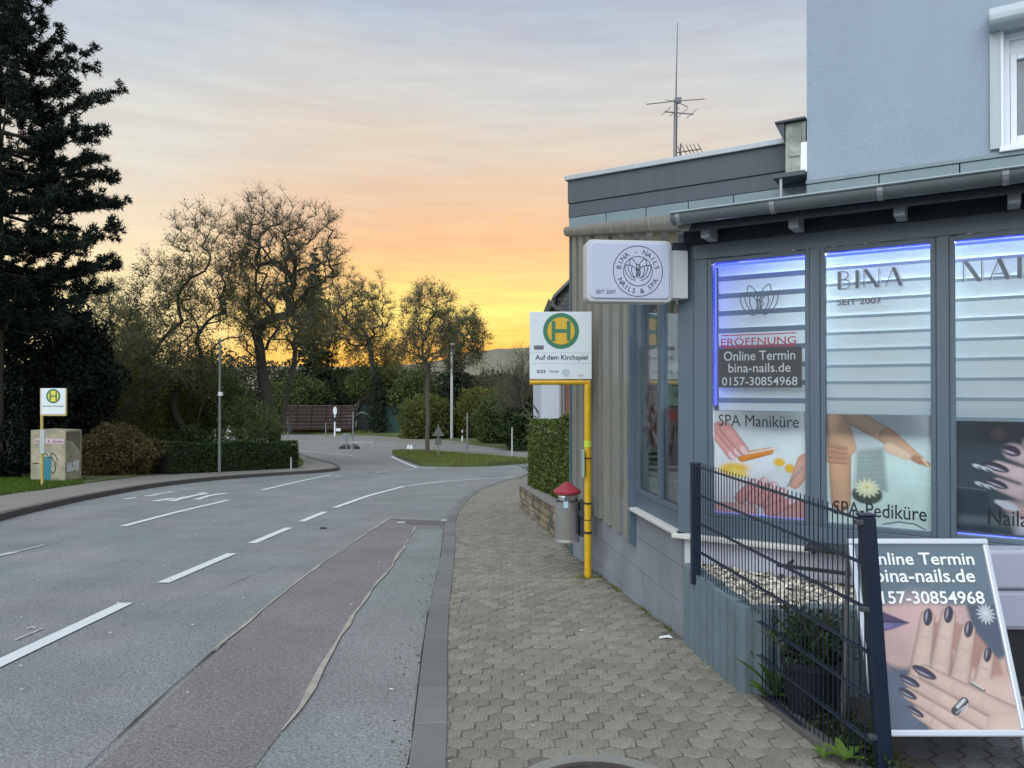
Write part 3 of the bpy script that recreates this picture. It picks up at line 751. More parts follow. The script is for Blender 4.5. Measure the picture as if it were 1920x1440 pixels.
for i, px in enumerate((1275, 1284, 1292, 1299, 1306, 1314)): yg.tube([AP(px-5, 272-(px-1275)*.1, -.25), AP(px+6, 294-(px-1275)*.15, .25)], .006, 4)
yg.tube([AP(1277, 268), AP(1275, 300)], .012, 4)
yg.build('lower_yagi', M_steel, an)
sm = thing('roof_antenna', 'tiny second antenna stub just right of the tall mast on the roof', 'antenna', (0, 0, 0))
MB().tube([AP(1325, 320), AP(1325, 285)], .009, 5).build('mast', M_steel, sm)
MB().tube([AP(1324, 286), AP(1339, 292)], .007, 5).build('arm', M_steel, sm)

# lamp in the shop room behind the windows
for i, (ac, ww) in enumerate(((.8, 1.3), (2.2, 1.3))):
    ld = bpy.data.lights.new('window_backlight', 'AREA'); lo = bpy.data.objects.new('window_backlight', ld); COL.objects.link(lo)
    ld.shape = 'RECTANGLE'; ld.size = ww; ld.size_y = .5; ld.energy = 62; ld.color = (.93, .98, 1.0)
    p_ = C0+BU*ac+BN*-.62+ZV*.75; lo.location = p_; lo.rotation_euler = (BN*1.0+ZV*-.75).to_track_quat('-Z', 'Y').to_euler()
ld = bpy.data.lights.new('window_backlight', 'AREA'); lo = bpy.data.objects.new('window_backlight', ld); COL.objects.link(lo)  # extra lamp added close behind the pavement-window posters to brighten them
ld.shape = 'RECTANGLE'; ld.size = .9; ld.size_y = .9; ld.energy = 14; ld.color = (.95, .95, 1.0)
lo.location = C0+AU*.55+AN*-.46+ZV*.1; lo.rotation_euler = AN.to_track_quat('-Z', 'Y').to_euler()
# ================================================================== blinds behind the shop windows
M_blind3 = mat('blind_sheer_pale', (.34, .42, .47), .8)
def blind(a0, a1, z0, z1, pitch, gap, label, b=-.12):
    t = thing('window_blind', label, 'blind', C0+BU*a0+BN*b+ZV*z1, group='banded blinds in the shop windows')
    inv = Matrix.Translation(-t.location)
    z = z1
    while z > z0+.01:
        zz = max(z0, z-pitch+gap)
        m_ = mk(FB); m_.profile([(b, z), (b-.004, z), (b-.006-.006, zz), (b-.008, zz)], a0, a1)
        o = m_.build('slat', M_blind); o.parent = t; o.matrix_parent_inverse = inv
        if zz > z0+.005:
            o = mk(FB).box(a0, a1, b+.001, b+.003, zz-gap-.003, zz+.004).build('sheer_band', M_blind2 if pitch > .113 else M_blind3); o.parent = t; o.matrix_parent_inverse = inv
        z -= pitch
blind(.19, .78, -.135, .838, .115, .026, 'white banded blind in the narrow window above the manicure poster')
blind(.86, 1.45, -.155, .838, .1, .012, 'white banded blind in the middle window above the pedicure poster')
blind(1.53, 2.14, -.17, .838, .112, .012, 'white banded blind above the dark nail poster at the right edge')
blind(2.2, 2.86, -.8, .838, .1, .012, 'white banded blind in the last shop window')

# ================================================================== painted posters (colour carried by a fine vertex grid)
class Art:
    def __init__(s, W, H, n):
        s.W, s.H = W, H; s.nx = n; s.ny = max(2, int(n*H/W))
        s.x, s.y = np.meshgrid(np.linspace(0, W, s.nx), np.linspace(0, H, s.ny)); s.c = np.ones((s.ny, s.nx, 3))
        s.e = W/n*1.2
    def fill(s, a, c):
        c = np.array(s2l(c)) if not isinstance(c, np.ndarray) else c
        s.c = s.c*(1-a[..., None])+c*a[..., None]
    def bg(s, top, bot):
        t = (s.y/s.H)[..., None]; s.c = np.array(s2l(top))*(1-t)+np.array(s2l(bot))*t
    def sm(s, d, e=None):
        e = e or s.e; return np.clip(.5-d/e, 0, 1)
    def cap(s, x0, y0, x1, y1, r0, r1, c, edge=.35, e=None, sh=(.35, -.5)):
        dx, dy = x1-x0, y1-y0; L2 = dx*dx+dy*dy+1e-9
        t = np.clip(((s.x-x0)*dx+(s.y-y0)*dy)/L2, 0, 1); r = r0+(r1-r0)*t
        qx = s.x-x0-dx*t; qy = s.y-y0-dy*t; d = np.hypot(qx, qy)
        k = np.clip(d/r, 0, 1); side = np.clip((qx*sh[0]+qy*sh[1])/(r+1e-6), -1, 1)
        lit = 1-edge*k**3+.10*side
        col = np.array(s2l(c))*lit[..., None]
        a = s.sm(d-r, e); s.c = s.c*(1-a[..., None])+col*a[..., None]
    def ell(s, x, y, rx, ry, ang, c, e=None, edge=0.0):
        ca, sa = math.cos(ang), math.sin(ang); u = (s.x-x)*ca+(s.y-y)*sa; v = -(s.x-x)*sa+(s.y-y)*ca
        q = np.hypot(u/rx, v/ry); d = (q-1)*min(rx, ry); a = s.sm(d, e)
        col = np.array(s2l(c))*(1-edge*np.clip(q, 0, 1)**3)[..., None]
        s.c = s.c*(1-a[..., None])+col*a[..., None]
    def poly(s, pts, c, e=None):
        d = np.full(s.x.shape, 1e9); ins = np.zeros(s.x.shape, bool); n = len(pts)
        for i in range(n):
            x0, y0 = pts[i]; x1, y1 = pts[(i+1) % n]; dx, dy = x1-x0, y1-y0
            t = np.clip(((s.x-x0)*dx+(s.y-y0)*dy)/(dx*dx+dy*dy+1e-12), 0, 1)
            d = np.minimum(d, np.hypot(s.x-x0-dx*t, s.y-y0-dy*t))
            if y1 != y0: ins ^= ((y0 > s.y) != (y1 > s.y)) & (s.x < dx*(s.y-y0)/(y1-y0)+x0)
        s.fill(s.sm(np.where(ins, -d, d), e), c)
    def line(s, pts, w_, c, e=None):
        for (x0, y0), (x1, y1) in zip(pts[:-1], pts[1:]):
            dx, dy = x1-x0, y1-y0; t = np.clip(((s.x-x0)*dx+(s.y-y0)*dy)/(dx*dx+dy*dy+1e-12), 0, 1)
            s.fill(s.sm(np.hypot(s.x-x0-dx*t, s.y-y0-dy*t)-w_/2, e), c)
    def noise(s, amt, sc_):
        gx, gy = int(s.W*sc_)+3, int(s.H*sc_)+3; r = rng.random((gy, gx))-.5
        fx = s.x/s.W*(gx-2); fy = s.y/s.H*(gy-2); ix = fx.astype(int); iy = fy.astype(int); tx = fx-ix; ty = fy-iy
        tx = tx*tx*(3-2*tx); ty = ty*ty*(3-2*ty)
        v = (r[iy, ix]*(1-tx)+r[iy, ix+1]*tx)*(1-ty)+(r[iy+1, ix]*(1-tx)+r[iy+1, ix+1]*tx)*ty
        s.c = np.clip(s.c*(1+amt*2*v[..., None]), 0, 1)
    def mesh(s, F, a0, a1, z1, z0, b, m, parent, name='printed_sheet', back=.004):
        O, U, Vn, W_ = F
        aa = a0+(a1-a0)*s.x/s.W; zz = z1+(z0-z1)*s.y/s.H
        co = np.array(O)[None, None]+aa[..., None]*np.array(U)+b*np.array(Vn)+zz[..., None]*np.array(W_)
        idx = np.arange(s.nx*s.ny).reshape(s.ny, s.nx)
        Fq = np.stack([idx[:-1, :-1], idx[1:, :-1], idx[1:, 1:], idx[:-1, 1:]], -1).reshape(-1, 4)
        me = mesh_np(name, co.reshape(-1, 3), Fq)
        at = me.color_attributes.new('Col', 'FLOAT_COLOR', 'POINT')
        cc = np.ones((s.ny*s.nx, 4), np.float32); cc[:, :3] = np.clip(s.c, 0, 1).reshape(-1, 3)*.62
        at.data.foreach_set('color', cc.ravel())
        return mobj(name, me, m, parent)
M_art = attrmat('printed_poster', .35, .35); M_artb = attrmat('printed_board_poster', .3, .0)
SK = (226, 186, 170); SK2 = (208, 160, 140)
def finger(A, x0, y0, x1, y1, r0, r1, nail, c=SK, nl=1.0):
    A.cap(x0, y0, x1, y1, r0*1.12, r1*1.12, tuple(int(v*.72) for v in c), edge=0, e=A.e*3)
    A.cap(x0, y0, x1, y1, r0, r1, c, .30)
    d = math.atan2(y1-y0, x1-x0)
    wx, wy = -math.sin(d), math.cos(d)
    for tt in (.36, .40, .68, .71):
        qx, qy, rr = x0+(x1-x0)*tt, y0+(y1-y0)*tt, (r0+(r1-r0)*tt)*.62
        A.line([(qx-wx*rr, qy-wy*rr), (qx+math.cos(d)*rr*.12, qy+math.sin(d)*rr*.12), (qx+wx*rr, qy+wy*rr)], .003, tuple(int(v*.86) for v in c), e=A.e*1.6)
    if nail: 
        A.ell(x1+math.cos(d)*r1*.15, y1+math.sin(d)*r1*.15, r1*1.05*nl, r1*.66, d, nail)
        A.ell(x1+math.cos(d)*r1*.25+math.sin(d)*r1*.22, y1+math.sin(d)*r1*.25-math.cos(d)*r1*.22, r1*.55*nl, r1*.12, d, (200, 196, 210), e=A.e*1.5)
def poster(label, F, base, cat='poster', name='window_poster', group=None):
    O, U, Vn, W_ = F; t = thing(name, label, cat, O+U*base[0]+Vn*base[1]+W_*base[2], group=group)
    return t, Matrix.Translation(-t.location)
def adopt(o, t, inv): o.parent = t; o.matrix_parent_inverse = inv; return o
bP = -.040   # just behind the glass
# --- 1: manicure
t, inv = poster('poster of hands being manicured reading SPA Maniküre in the narrow window', FB, (.183, bP, ZB))
a0, a1, z1, z0 = .186, .757, -.135, -.797
A = Art(1, 1.16, 150); A.bg((206, 214, 212), (222, 226, 232))
A.ell(.75, .55, .5, .35, .2, (214, 224, 226), e=.3); A.ell(.3, .9, .45, .25, 0, (232, 230, 236), e=.3)
A.ell(.45, .60, .30, .12, -.3, (228, 232, 238), e=.03); A.cap(.32, .52, .62, .44, .055, .04, (224, 140, 52), .3); A.cap(.28, .50, .70, .40, .012, .012, (240, 220, 200))
A.ell(.22, .66, .17, .07, -.1, (238, 196, 70), e=.05); A.ell(.26, .70, .12, .045, .2, (240, 214, 110), e=.03)
A.ell(.72, .56, .06, .045, 0, (236, 190, 60), e=.02); A.ell(.83, .62, .05, .05, 0, (232, 178, 60), e=.02)
for (x0, y0, x1, y1) in ((.0, .22, .20, .50), (.06, .20, .26, .46), (.13, .20, .33, .44)): finger(A, x0, y0, x1, y1, .065, .05, (236, 200, 200), (222, 160, 154))
A.cap(1.0, .55, .88, .78, .10, .06, (222, 170, 150), .3); A.line([(.96, .60), (.80, .82)], .018, (150, 150, 158))
A.cap(.0, 1.20, .40, 1.14, .16, .10, (224, 180, 176), .2); A.cap(.98, 1.12, .66, 1.08, .16, .10, (214, 160, 150), .2)
for (x0, y0, x1, y1) in ((.30, .98, .45, .80), (.42, .98, .56, .78), (.52, 1.0, .66, .82), (.60, 1.04, .76, .88), (.62, 1.10, .84, .98)): finger(A, x0, y0, x1, y1, .06, .042, (238, 208, 210), (222, 158, 156))
A.noise(.05, 9)
adopt(A.mesh(FB, a0, a1, z1, z0, bP, M_art, None), t, inv)
adopt(lettering('SPA Maniküre', FB, .215, .715, -.235, -.160, bP+.003, M_black, None, 0.0), t, inv)
# --- 2: pedicure
t, inv = poster('poster of legs and a water lily reading SPA-Pediküre in the middle window', FB, (.874, bP, ZB))
a0, a1, z1, z0 = .876, 1.428, -.148, -.797
A = Art(1, 1.17, 150); A.bg((186, 194, 198), (206, 222, 218)); A.ell(.75, .75, .5, .4, .3, (198, 220, 214), e=.4); A.ell(.3, .15, .3, .12, 0, (210, 214, 216), e=.2)
A.poly([(.30, .38), (.56, .34), (.60, .80), (.28, .82)], (150, 164, 160), e=.05)
for k in range(9): A.line([(.31, .42+k*.045), (.57, .39+k*.048)], .006, (134, 150, 146))
A.cap(.12, .02, .14, .95, .13, .10, (206, 164, 132), .40); A.cap(.10, .06, .2, .35, .12, .10, (212, 172, 140), .2)
A.cap(.26, .02, .60, .22, .09, .085, (214, 180, 152), .35); A.cap(.60, .22, .90, .46, .085, .045, (210, 170, 140), .35); A.cap(.62, .34, .78, .42, .06, .04, (224, 196, 172), .2)
A.cap(.86, .44, .97, .50, .035, .025, (176, 132, 104), .2)
for k in range(4): A.ell(.93+.015*k, .45+.022*k, .02, .010, .5, (232, 200, 180))
for k in range(4): A.cap(-.02, .32+.06*k, .20, .37+.05*k, .022, .016, (188, 140, 112), .5); A.line([(.0, .345+.06*k), (.19, .385+.05*k)], .006, (120, 84, 66))
A.ell(.40, .85, .15, .10, 0, (62, 76, 66), e=.02)
for k in range(14):
    an_ = k/14*2*PI; A.ell(.40+.07*math.cos(an_), .78+.05*math.sin(an_), .055, .018, an_, (214, 216, 184))
for k in range(9):
    an_ = k/9*2*PI+.3; A.ell(.40+.035*math.cos(an_), .77+.03*math.sin(an_), .04, .014, an_, (232, 230, 196))
A.ell(.40, .77, .02, .015, 0, (226, 200, 110))
A.line([(.55, 1.15), (.70, 1.11), (.85, 1.12), (.95, 1.17)], .012, (60, 70, 74)); A.noise(.05, 9)
adopt(A.mesh(FB, a0, a1, z1, z0, bP, M_art, None), t, inv)
adopt(lettering('SPA-Pediküre', FB, .912, 1.405, -.748, -.665, bP+.003, M_black, None), t, inv)
# --- 3: nail art
t, inv = poster('dark poster of a hand with pointed silver nails at the right edge', FB, (1.55, bP, ZB))
a0, a1, z1, z0 = 1.552, 2.118, -.172, -.780
A = Art(1, 1.07, 150); A.bg((44, 54, 64), (58, 70, 80)); A.ell(.35, .12, .06, .05, 0, (120, 92, 90), e=.05); A.ell(.8, .06, .1, .06, 0, (30, 40, 46), e=.1)
A.poly([(0, .92), (1, .92), (1, 1.0), (0, 1.0)], (96, 108, 112), e=.05)
A.poly([(.42, .8), (1, .6), (1, 1.07), (.5, 1.07)], (202, 196, 204), e=.1)
A.cap(1.1, .75, .72, .62, .30, .20, (196, 176, 180), .25)
finger(A, 1.05, .50, .46, .28, .11, .075, (60, 48, 62), (198, 178, 180)); finger(A, 1.05, .36, .62, .20, .10, .08, None, (204, 184, 186)); finger(A, 1.1, .30, .85, .14, .10, .07, None, (206, 186, 188))
finger(A, 1.0, .66, .34, .44, .085, .06, (50, 46, 58), (200, 178, 178), 1.7); finger(A, 1.0, .86, .34, .60, .085, .055, (50, 46, 58), (196, 174, 176), 1.7); finger(A, 1.0, 1.02, .42, .80, .08, .05, (190, 196, 206), (186, 160, 160), 2.0)
for (x, y) in ((.18, .44), (.25, .46), (.20, .61), (.27, .63)): A.ell(x, y, .05, .018, .35, (190, 200, 206)); A.ell(x+.02, y+.015, .03, .008, .5, (40, 40, 50))
A.line([(.70, .36), (.78, .44)], .022, (206, 210, 214)); A.line([(.71, .36), (.79, .44)], .006, (60, 60, 66)); A.line([(.64, .24), (.72, .32)], .012, (140, 112, 118), e=.03)
A.noise(.06, 8)
adopt(A.mesh(FB, a0, a1, z1, z0, bP, M_art, None), t, inv)
adopt(lettering('Nailart', FB, 1.700, 1.95, -.735, -.650, bP+.003, M_black, None), t, inv)
# --- black info panel, red opening strip, lotus emblem, big letters on the panes
t, inv = poster('black panel with white booking address and phone number in the narrow window', FB, (.21, bP, .03), 'sign', 'info_panel')
adopt(mk(FB).box(.212, .733, bP-.006, bP, .015, .268).build('panel', M_ink), t, inv)
adopt(lettering('Online Termin', FB, .250, .695, .188, .250, bP+.002, M_whitep, None), t, inv)
adopt(lettering('bina-nails.de', FB, .280, .668, .112, .170, bP+.002, M_whitep, None), t, inv)
adopt(lettering('0157-30854968', FB, .238, .708, .028, .083, bP+.002, M_whitep, None), t, inv)
t, inv = poster('red lettered strip reading ERÖFFNUNG just above the black info panel', FB, (.23, bP, .27), 'lettering', 'opening_strip')
adopt(lettering('ERÖFFNUNG', FB, .232, .700, .285, .345, bP+.002, M_red, None), t, inv)
adopt(mk(FB).box(.232, .70, bP, bP+.001, .272, .282).build('underline', M_red), t, inv)
adopt(mk(FB).box(.232, .70, bP, bP+.001, .350, .357).build('overline', M_red), t, inv)
def lotus(F, ca, cz, s, b, m, t, inv, wd=.006, left=False):
    """outline lotus with a letter B in its centre"""
    def T(pts): return [(ca+x*s, cz+y*s) for x, y in pts]
    m_ = mk(F)
    def pet(pts): m_.stroke(T(catmull(pts, 5)), wd, b)
    for q in (1, -1):
        pet([(q*.08, -.62), (q*.05, -.1), (q*.12, .45), (q*.35, .80), (q*.62, .95), (q*.70, .55), (q*.74, .35)])
        pet([(q*.18, -.55), (q*.10, -.15), (q*.25, .20), (q*.55, .38), (q*.95, .42), (q*1.08, .42), (q*1.05, -.05), (q*.85, -.45), (q*.50, -.75), (q*.22, -.82)])
        pet([(q*.25, -.62), (q*.55, -.45), (q*.78, .0), (q*.85, .36)])
        pet([(q*.20, -.68), (q*.42, -.40), (q*.55, .0), (q*.50, .34)])
    pet([(-.10, -.4), (-.10, .1), (-.10, .5)]); pet([(-.10, .48), (.12, .45), (.18, .25), (.0, .08), (-.08, .05), (.14, .0), (.24, -.18), (.1, -.38), (-.10, -.4)])
    return adopt(m_.build('emblem_lines', m), t, inv)
M_grey = mat('frosted_grey_vinyl', (.14, .17, .20), .5)
M_silver = mat('pale_vinyl', (.60, .64, .68), .4)
t, inv = poster('grey outline lotus emblem on the narrow window pane', FB, (.47, bP, .55), 'logo', 'lotus_emblem')
lotus(FB, .475, .565, .108, bP, M_grey, t, inv, .007)
def strokes(F, a, z, s, L_, b, m, w1=.17, w2=.045):
    m_ = mk(F); 
    for kind, pts in L_:
        m_.stroke([(a+x*s, z+y*s) for x, y in (catmull(pts, 6) if len(pts) > 2 else pts)], (w1 if kind == 'T' else w2)*s, b)
    return m_
GLY = {'B': ([('T', [(.12, 0), (.12, 1)]), ('t', [(.1, .98), (.42, .98), (.58, .78), (.44, .56), (.22, .53)]), ('t', [(.22, .53), (.52, .5), (.68, .27), (.5, .03), (.1, .02)])], .82),
       'I': ([('T', [(.12, 0), (.12, 1)])], .38),
       'N': ([('t', [(.04, 0), (.04, 1)]), ('T', [(.10, 1), (.70, 0)]), ('t', [(.78, 0), (.78, 1)])], .98),
       'A': ([('t', [(.0, 0), (.38, 1)]), ('T', [(.38, 1), (.74, 0)]), ('t', [(.16, .3), (.55, .3)])], .95),
       'L': ([('T', [(.12, 0), (.12, 1)]), ('t', [(.1, .02), (.5, .02)])], .66),
       'S': ([('t', [(.55, .85), (.35, 1), (.12, .85), (.18, .62)]), ('T', [(.14, .66), (.50, .36)]), ('t', [(.52, .4), (.55, .15), (.3, 0), (.04, .15)])], .7)}
def artword(txt, F, a, z, h, b, m, t, inv, sp=1.0):
    for ch in txt:
        L_, adv = GLY[ch]; adopt(strokes(F, a, z, h, L_, b, m).build('letter', m), t, inv); adopt(strokes(F, a+.008, z-.006, h, L_, b-.004, M_silver).build('letter_shadow', M_silver), t, inv); a += adv*h*sp
t, inv = poster('large grey letters BINA with SEIT 2007 below on the middle window', FB, (.94, bP, .6), 'lettering', 'window_lettering')
artword('BINA', FB, .935, .605, .108, bP, M_grey, t, inv, 1.12)
adopt(lettering('SEIT 2007', FB, .935, 1.18, .508, .545, bP, M_grey, None, .02), t, inv)
adopt(lettering('SEIT 2007', FB, .94, 1.185, .504, .541, bP-.004, M_silver, None, .02, name='letter_shadow'), t, inv)
t, inv = poster('large grey letters NAILS on the window at the right edge', FB, (1.6, bP, .6), 'lettering', 'window_lettering')
artword('NAILS', FB, 1.585, .60, .115, bP, M_grey, t, inv, 1.12)
# --- posters in wall A window
t, inv = poster('pink and brown beauty poster strip in the far side pane of the pavement window', FA, (.6, bP, -.8))
A = Art(1, 2.2, 70); A.bg((150, 140, 150), (176, 186, 180))
for k in range(26): A.cap(random.random(), .5+random.random()*1.2, random.random(), .7+random.random()*1.3, .05, .03, random.choice([(150, 90, 96), (120, 84, 80), (196, 170, 170), (84, 60, 62), (210, 200, 204)]), .2, e=.05)
A.poly([(0, 1.6), (1, 1.5), (1, 2.2), (0, 2.2)], (170, 186, 176), e=.1)
for k in range(5): A.cap(.3, 1.65+.08*k, .8, 1.6+.09*k, .03, .02, random.choice([(60, 70, 66), (210, 214, 210)]), .2)
adopt(A.mesh(FA, 1.05, .57, .35, ZB+.01, bP, M_art, None), t, inv)
t, inv = poster('mauve poster of nails and hair in the near side pane of the pavement window', FA, (.2, bP, -.8))
A = Art(1, 1.6, 70); A.bg((142, 128, 140), (168, 160, 176))
for (x, y, r_) in ((.35, .4, .14), (.6, .3, .12), (.25, .7, .12), (.7, .6, .10)): A.ell(x, y, r_*.6, r_, .3, (76, 84, 56), e=.06)
A.ell(.5, .1, .4, .1, 0, (170, 90, 84), e=.1)
for k in range(8): A.line([(.1+.1*k, 1.1), (.2+.1*k, 1.6)], .02, random.choice([(110, 96, 106), (196, 188, 200)]), e=.04)
adopt(A.mesh(FA, .498, .07, -.14, ZB+.01, bP, M_art, None), t, inv)
t, inv = poster('pale green leaflet taped inside the pavement window', FA, (.2, bP, 0), 'leaflet', 'leaflet')
M_mint = mat('mint_paper', (.38, .52, .46), .7)
adopt(mk(FA).box(.09, .46, bP, bP+.003, -.11, .19).build('sheet', M_mint), t, inv)
for (s_, x0, x1, y0, y1) in (('BEAUTIFUL', .38, .13, .06, .13), ('SKIN & HAIR', .36, .16, .025, .045), ('I AM', .30, .15, -.055, -.01)):
    adopt(lettering(s_, FA, x0, x1, y0, y1, bP+.005, M_ink, None, .02), t, inv)
t, inv = poster('pale vertical curtain strips behind the upper pane of the pavement window', FA, (.2, -.1, .8), 'curtain', 'curtain')
for k in range(9): adopt(mk(FA).box(.10+k*.11, .18+k*.11, -.16-.01*(k % 2), -.155-.01*(k % 2), -.8, ZT).build('strip', mat('curtain_strip', (.16, .17, .17), .9)), t, inv)

# ================================================================== projecting company sign
SD = 4.86
sg = thing('shop_sign', 'white light box sign with round lotus emblem projecting over the pavement', 'sign', (1.04, SD, .77))
U2 = Vector((.994, .108, 0)).normalized(); N2 = Vector((.108, -.994, 0)).normalized()
FS = (Vector((1.042, SD, .568)), U2, N2, ZV); sinv = Matrix.Translation(-sg.location)
def roundrect(x0, x1, y0, y1, r, n=6):
    return [(cx+r*math.cos(a), cy+r*math.sin(a)) for cx, cy, s_ in ((x1-r, y1-r, 0), (x0+r, y1-r, PI/2), (x0+r, y0+r, PI), (x1-r, y0+r, 1.5*PI)) for a in [s_+PI/2*k/n for k in range(n+1)]]
M_signw = mat('sign_acrylic', (.47, .51, .64), .25)
M_signf = mat('sign_case', (.50, .52, .54), .4)
SWD, SHT = .562, .402
def rr_prism(F, poly, b0, b1):
    m_ = mk(F); n = len(poly)
    m_.add([(a, b0, c) for a, c in poly]+[(a, b1, c) for a, c in poly], [tuple(range(n)), tuple(range(n, 2*n))[::-1]]+[(i, n+i, n+(i+1) % n, (i+1) % n) for i in range(n)])
    return m_
adopt(rr_prism(FS, roundrect(-SWD, 0, 0, SHT, .035), -.13, 0).build('case', M_signf, bevel=.006), sg, sinv)
adopt(rr_prism(FS, roundrect(-SWD+.02, -.018, .022, SHT-.018, .03), 0, .010).build('face_panel', M_signw, bevel=.006), sg, sinv)
ec, ez, er = -SWD+.332, .200, .163
m_ = mk(FS)
for rr in (er, er*.585): m_.stroke([(ec+rr*math.cos(2*PI*k/64), ez+rr*math.sin(2*PI*k/64)) for k in range(64)], .0042, .012, True)
adopt(m_.build('emblem_ring', M_ink), sg, sinv)
lotus(FS, ec, ez+.006, .079, .012, M_ink, sg, sinv, .0042)
def arc_text(txt, F, cx, cz, rad, mid, span, h, b, m, t, inv, flip=False):
    n = len(txt); m_ = mk(F)
    for i, ch in enumerate(txt):
        if ch == ' ': continue
        th = mid+(span*(i/(n-1)-.5))*(1 if flip else -1)
        vs, fs = glyphs(ch, .0); 
        if not vs: continue
        x0 = min(v[0] for v in vs); x1 = max(v[0] for v in vs)
        ux, uz = (math.sin(th), -math.cos(th)) if not flip else (-math.sin(th), math.cos(th)); rx_, rz_ = math.cos(th), math.sin(th)
        if flip: rx_, rz_ = -rx_, -rz_
        bx = cx+math.cos(th)*rad; bz = cz+math.sin(th)*rad
        off = -.5*h if not flip else -.25*h
        out = []
        for x, y in vs:
            u_ = (x-(x0+x1)/2)*h*1.0; v_ = (y-.35)*h
            out.append((bx+ux*u_+rx_*v_, b, bz+uz*u_+rz_*v_))
        m_.add(out, fs)
    return adopt(m_.build('ring_lettering', m), t, inv)
arc_text('BINA - NAILS', FS, ec, ez, er*.79, PI/2, 2.75, .046, .012, M_ink, sg, sinv)
arc_text('NAILS & SPA', FS, ec, ez, er*.79, -PI/2, 2.15, .046, .012, M_ink, sg, sinv, True)
adopt(lettering('SEIT 2007', FS, -SWD+.055, -SWD+.185, .052, .076, .012, M_ink, None, .0), sg, sinv)
adopt(mk(FS).box(.002, .115, -.12, -.015, .03, .345).build('mounting_box', M_signf, bevel=.005), sg, sinv)
adopt(mk(FS).box(.02, .12, -.13, -.03, .346, .40).build('bracket', M_soffit, bevel=.004), sg, sinv)

# ================================================================== bus stop signs
M_yel = mat('yellow_enamel', (.60, .36, .012), .4, streak=.15, speck=.18, sscale=40, var=.2, vscale=14)
M_yel2 = mat('weathered_yellow', (.52, .40, .12), .5, var=.2, vscale=12)
M_plate = mat('white_sign_plate', (.60, .66, .68), .4)
M_green = mat('sign_green', (.035, .17, .09), .45)
M_ochre = mat('sign_ochre', (.60, .37, .03), .45)
M_tape = mat('black_tape', (.02, .015, .012), .5)
def stop_sign(px0, px1, py0, py1, pxp, pybase, D, right, label, plate_m, yel, name_txt, small=True):
    """plate between px0..px1/py0..py1 at depth D with a pole at pxp"""
    k = D/F_PX; x0, x1 = (px0-CX)*k, (px1-CX)*k; z1, z0 = (HY-py0)*k, (HY-py1)*k; xp = (pxp-CX)*k; zb = g(D)+.05
    t = thing('bus_stop_sign', label, 'bus stop sign', (xp, D, zb)); inv = Matrix.Translation(-t.location)
    F = (Vector((x0, D-.02, z0)), Vector((1, 0, 0)), Vector((0, -1, 0)), ZV); W_, H_ = x1-x0, z1-z0
    adopt(mk(F).box(0, W_, -.015, .012, 0, H_).build('plate', plate_m, bevel=.004), t, inv)
    R = W_*.29; cx_, cz_ = W_*(.505 if right else .52), H_*(.715 if right else .70)
    if not right: R = W_*.285
    def disc(r, b, m, nm):
        m_ = mk(F); m_.add([(cx_+r*math.cos(2*PI*q/48), b, cz_+r*math.sin(2*PI*q/48)) for q in range(48)], [tuple(range(48))]); adopt(m_.build(nm, m), t, inv)
    disc(R, .0135, M_green, 'symbol_ring'); disc(R*.76, .0155, M_ochre if right else mat('sign_yellow', (.75, .62, .08), .45), 'symbol_disc')
    m_ = mk(F); hw_, hh, bw = R*.42, R*.56, R*.20
    for q in (-1, 1): m_.box(cx_+q*hw_-bw/2-.0, cx_+q*hw_+bw/2, .0160, .0175, cz_-hh, cz_+hh)
    m_.box(cx_-hw_+bw/2, cx_+hw_-bw/2, .0160, .0175, cz_-bw*.5, cz_+bw*.5)
    adopt(m_.build('symbol_letter', M_green), t, inv)
    nm_ = M_ink if right else M_green
    adopt(lettering(name_txt, F, W_*.09, W_*.93, H_*.265, H_*.36, .014, nm_, None, .015), t, inv)
    if small:
        adopt(lettering('3/33', F, W_*.11, W_*.25, H_*.09, H_*.14, .014, M_ink, None, .02), t, inv)
        adopt(lettering('Nordost', F, W_*.32, W_*.47, H_*.10, H_*.135, .014, M_ink, None, .0), t, inv)
        adopt(mk(F).box(W_*.07, W_*.225, .013, .0145, H_*.44, H_*.50).build('operator_badge', mat('badge_grey', (.12, .12, .16), .5)), t, inv)
        m_ = mk(F); m_.add([(W_*.58+W_*.065*math.cos(q), .0135, H_*.10+W_*.065*math.sin(q)) for q in np.linspace(0, 2*PI, 15)[:-1]], [tuple(range(14))]); adopt(m_.build('round_sticker', mat('sticker_grey', (.42, .50, .50), .5)), t, inv)
        for zz in (.235, .39): adopt(mk(F).box(W_*.02, W_*.98, .012, .0132, H_*zz, H_*zz+.0025).build('plate_seam', mat('seam_grey', (.35, .38, .42), .5)), t, inv)
        adopt(mk(F).box(W_*.78, W_*.86, .013, .014, H_*.045, H_*.065).build('maker_badge', mat('badge_pink', (.55, .40, .42), .5)), t, inv)
    r = .034
    m_ = MB()
    if right:
        m_.tube([(xp, D+.0, zb-.25), (xp, D, z0-.045)], r, 20)
        adopt(m_.build('pole', yel, smooth=True), t, inv)
        adopt(MB().tube([(x0+.0, D, z0-.028), (xp+.02, D, z0-.028)], .026, 16).build('cross_tube', yel, smooth=True), t, inv)
        adopt(MB().tube([(xp, D+.03, z0-.1), (xp, D+.03, z1-.02)], .018, 10).build('rear_tube', mat('grey_tube', (.25, .25, .24), .5)), t, inv)
    else:
        m_.tube([(xp+.02, D, zb-.2), (xp-.01, D, z1)], r, 14)
        adopt(m_.build('pole', yel, smooth=True), t, inv)
        adopt(MB().box(x0, x1, D-.03, D+.01, z0-.035, z0-.006).build('cross_tube', yel), t, inv)
        adopt(MB().box(x1+.001, x1+.02, D-.03, D+.01, z0-.035, z1).build('side_tube', yel), t, inv)
    return t, inv, xp, zb
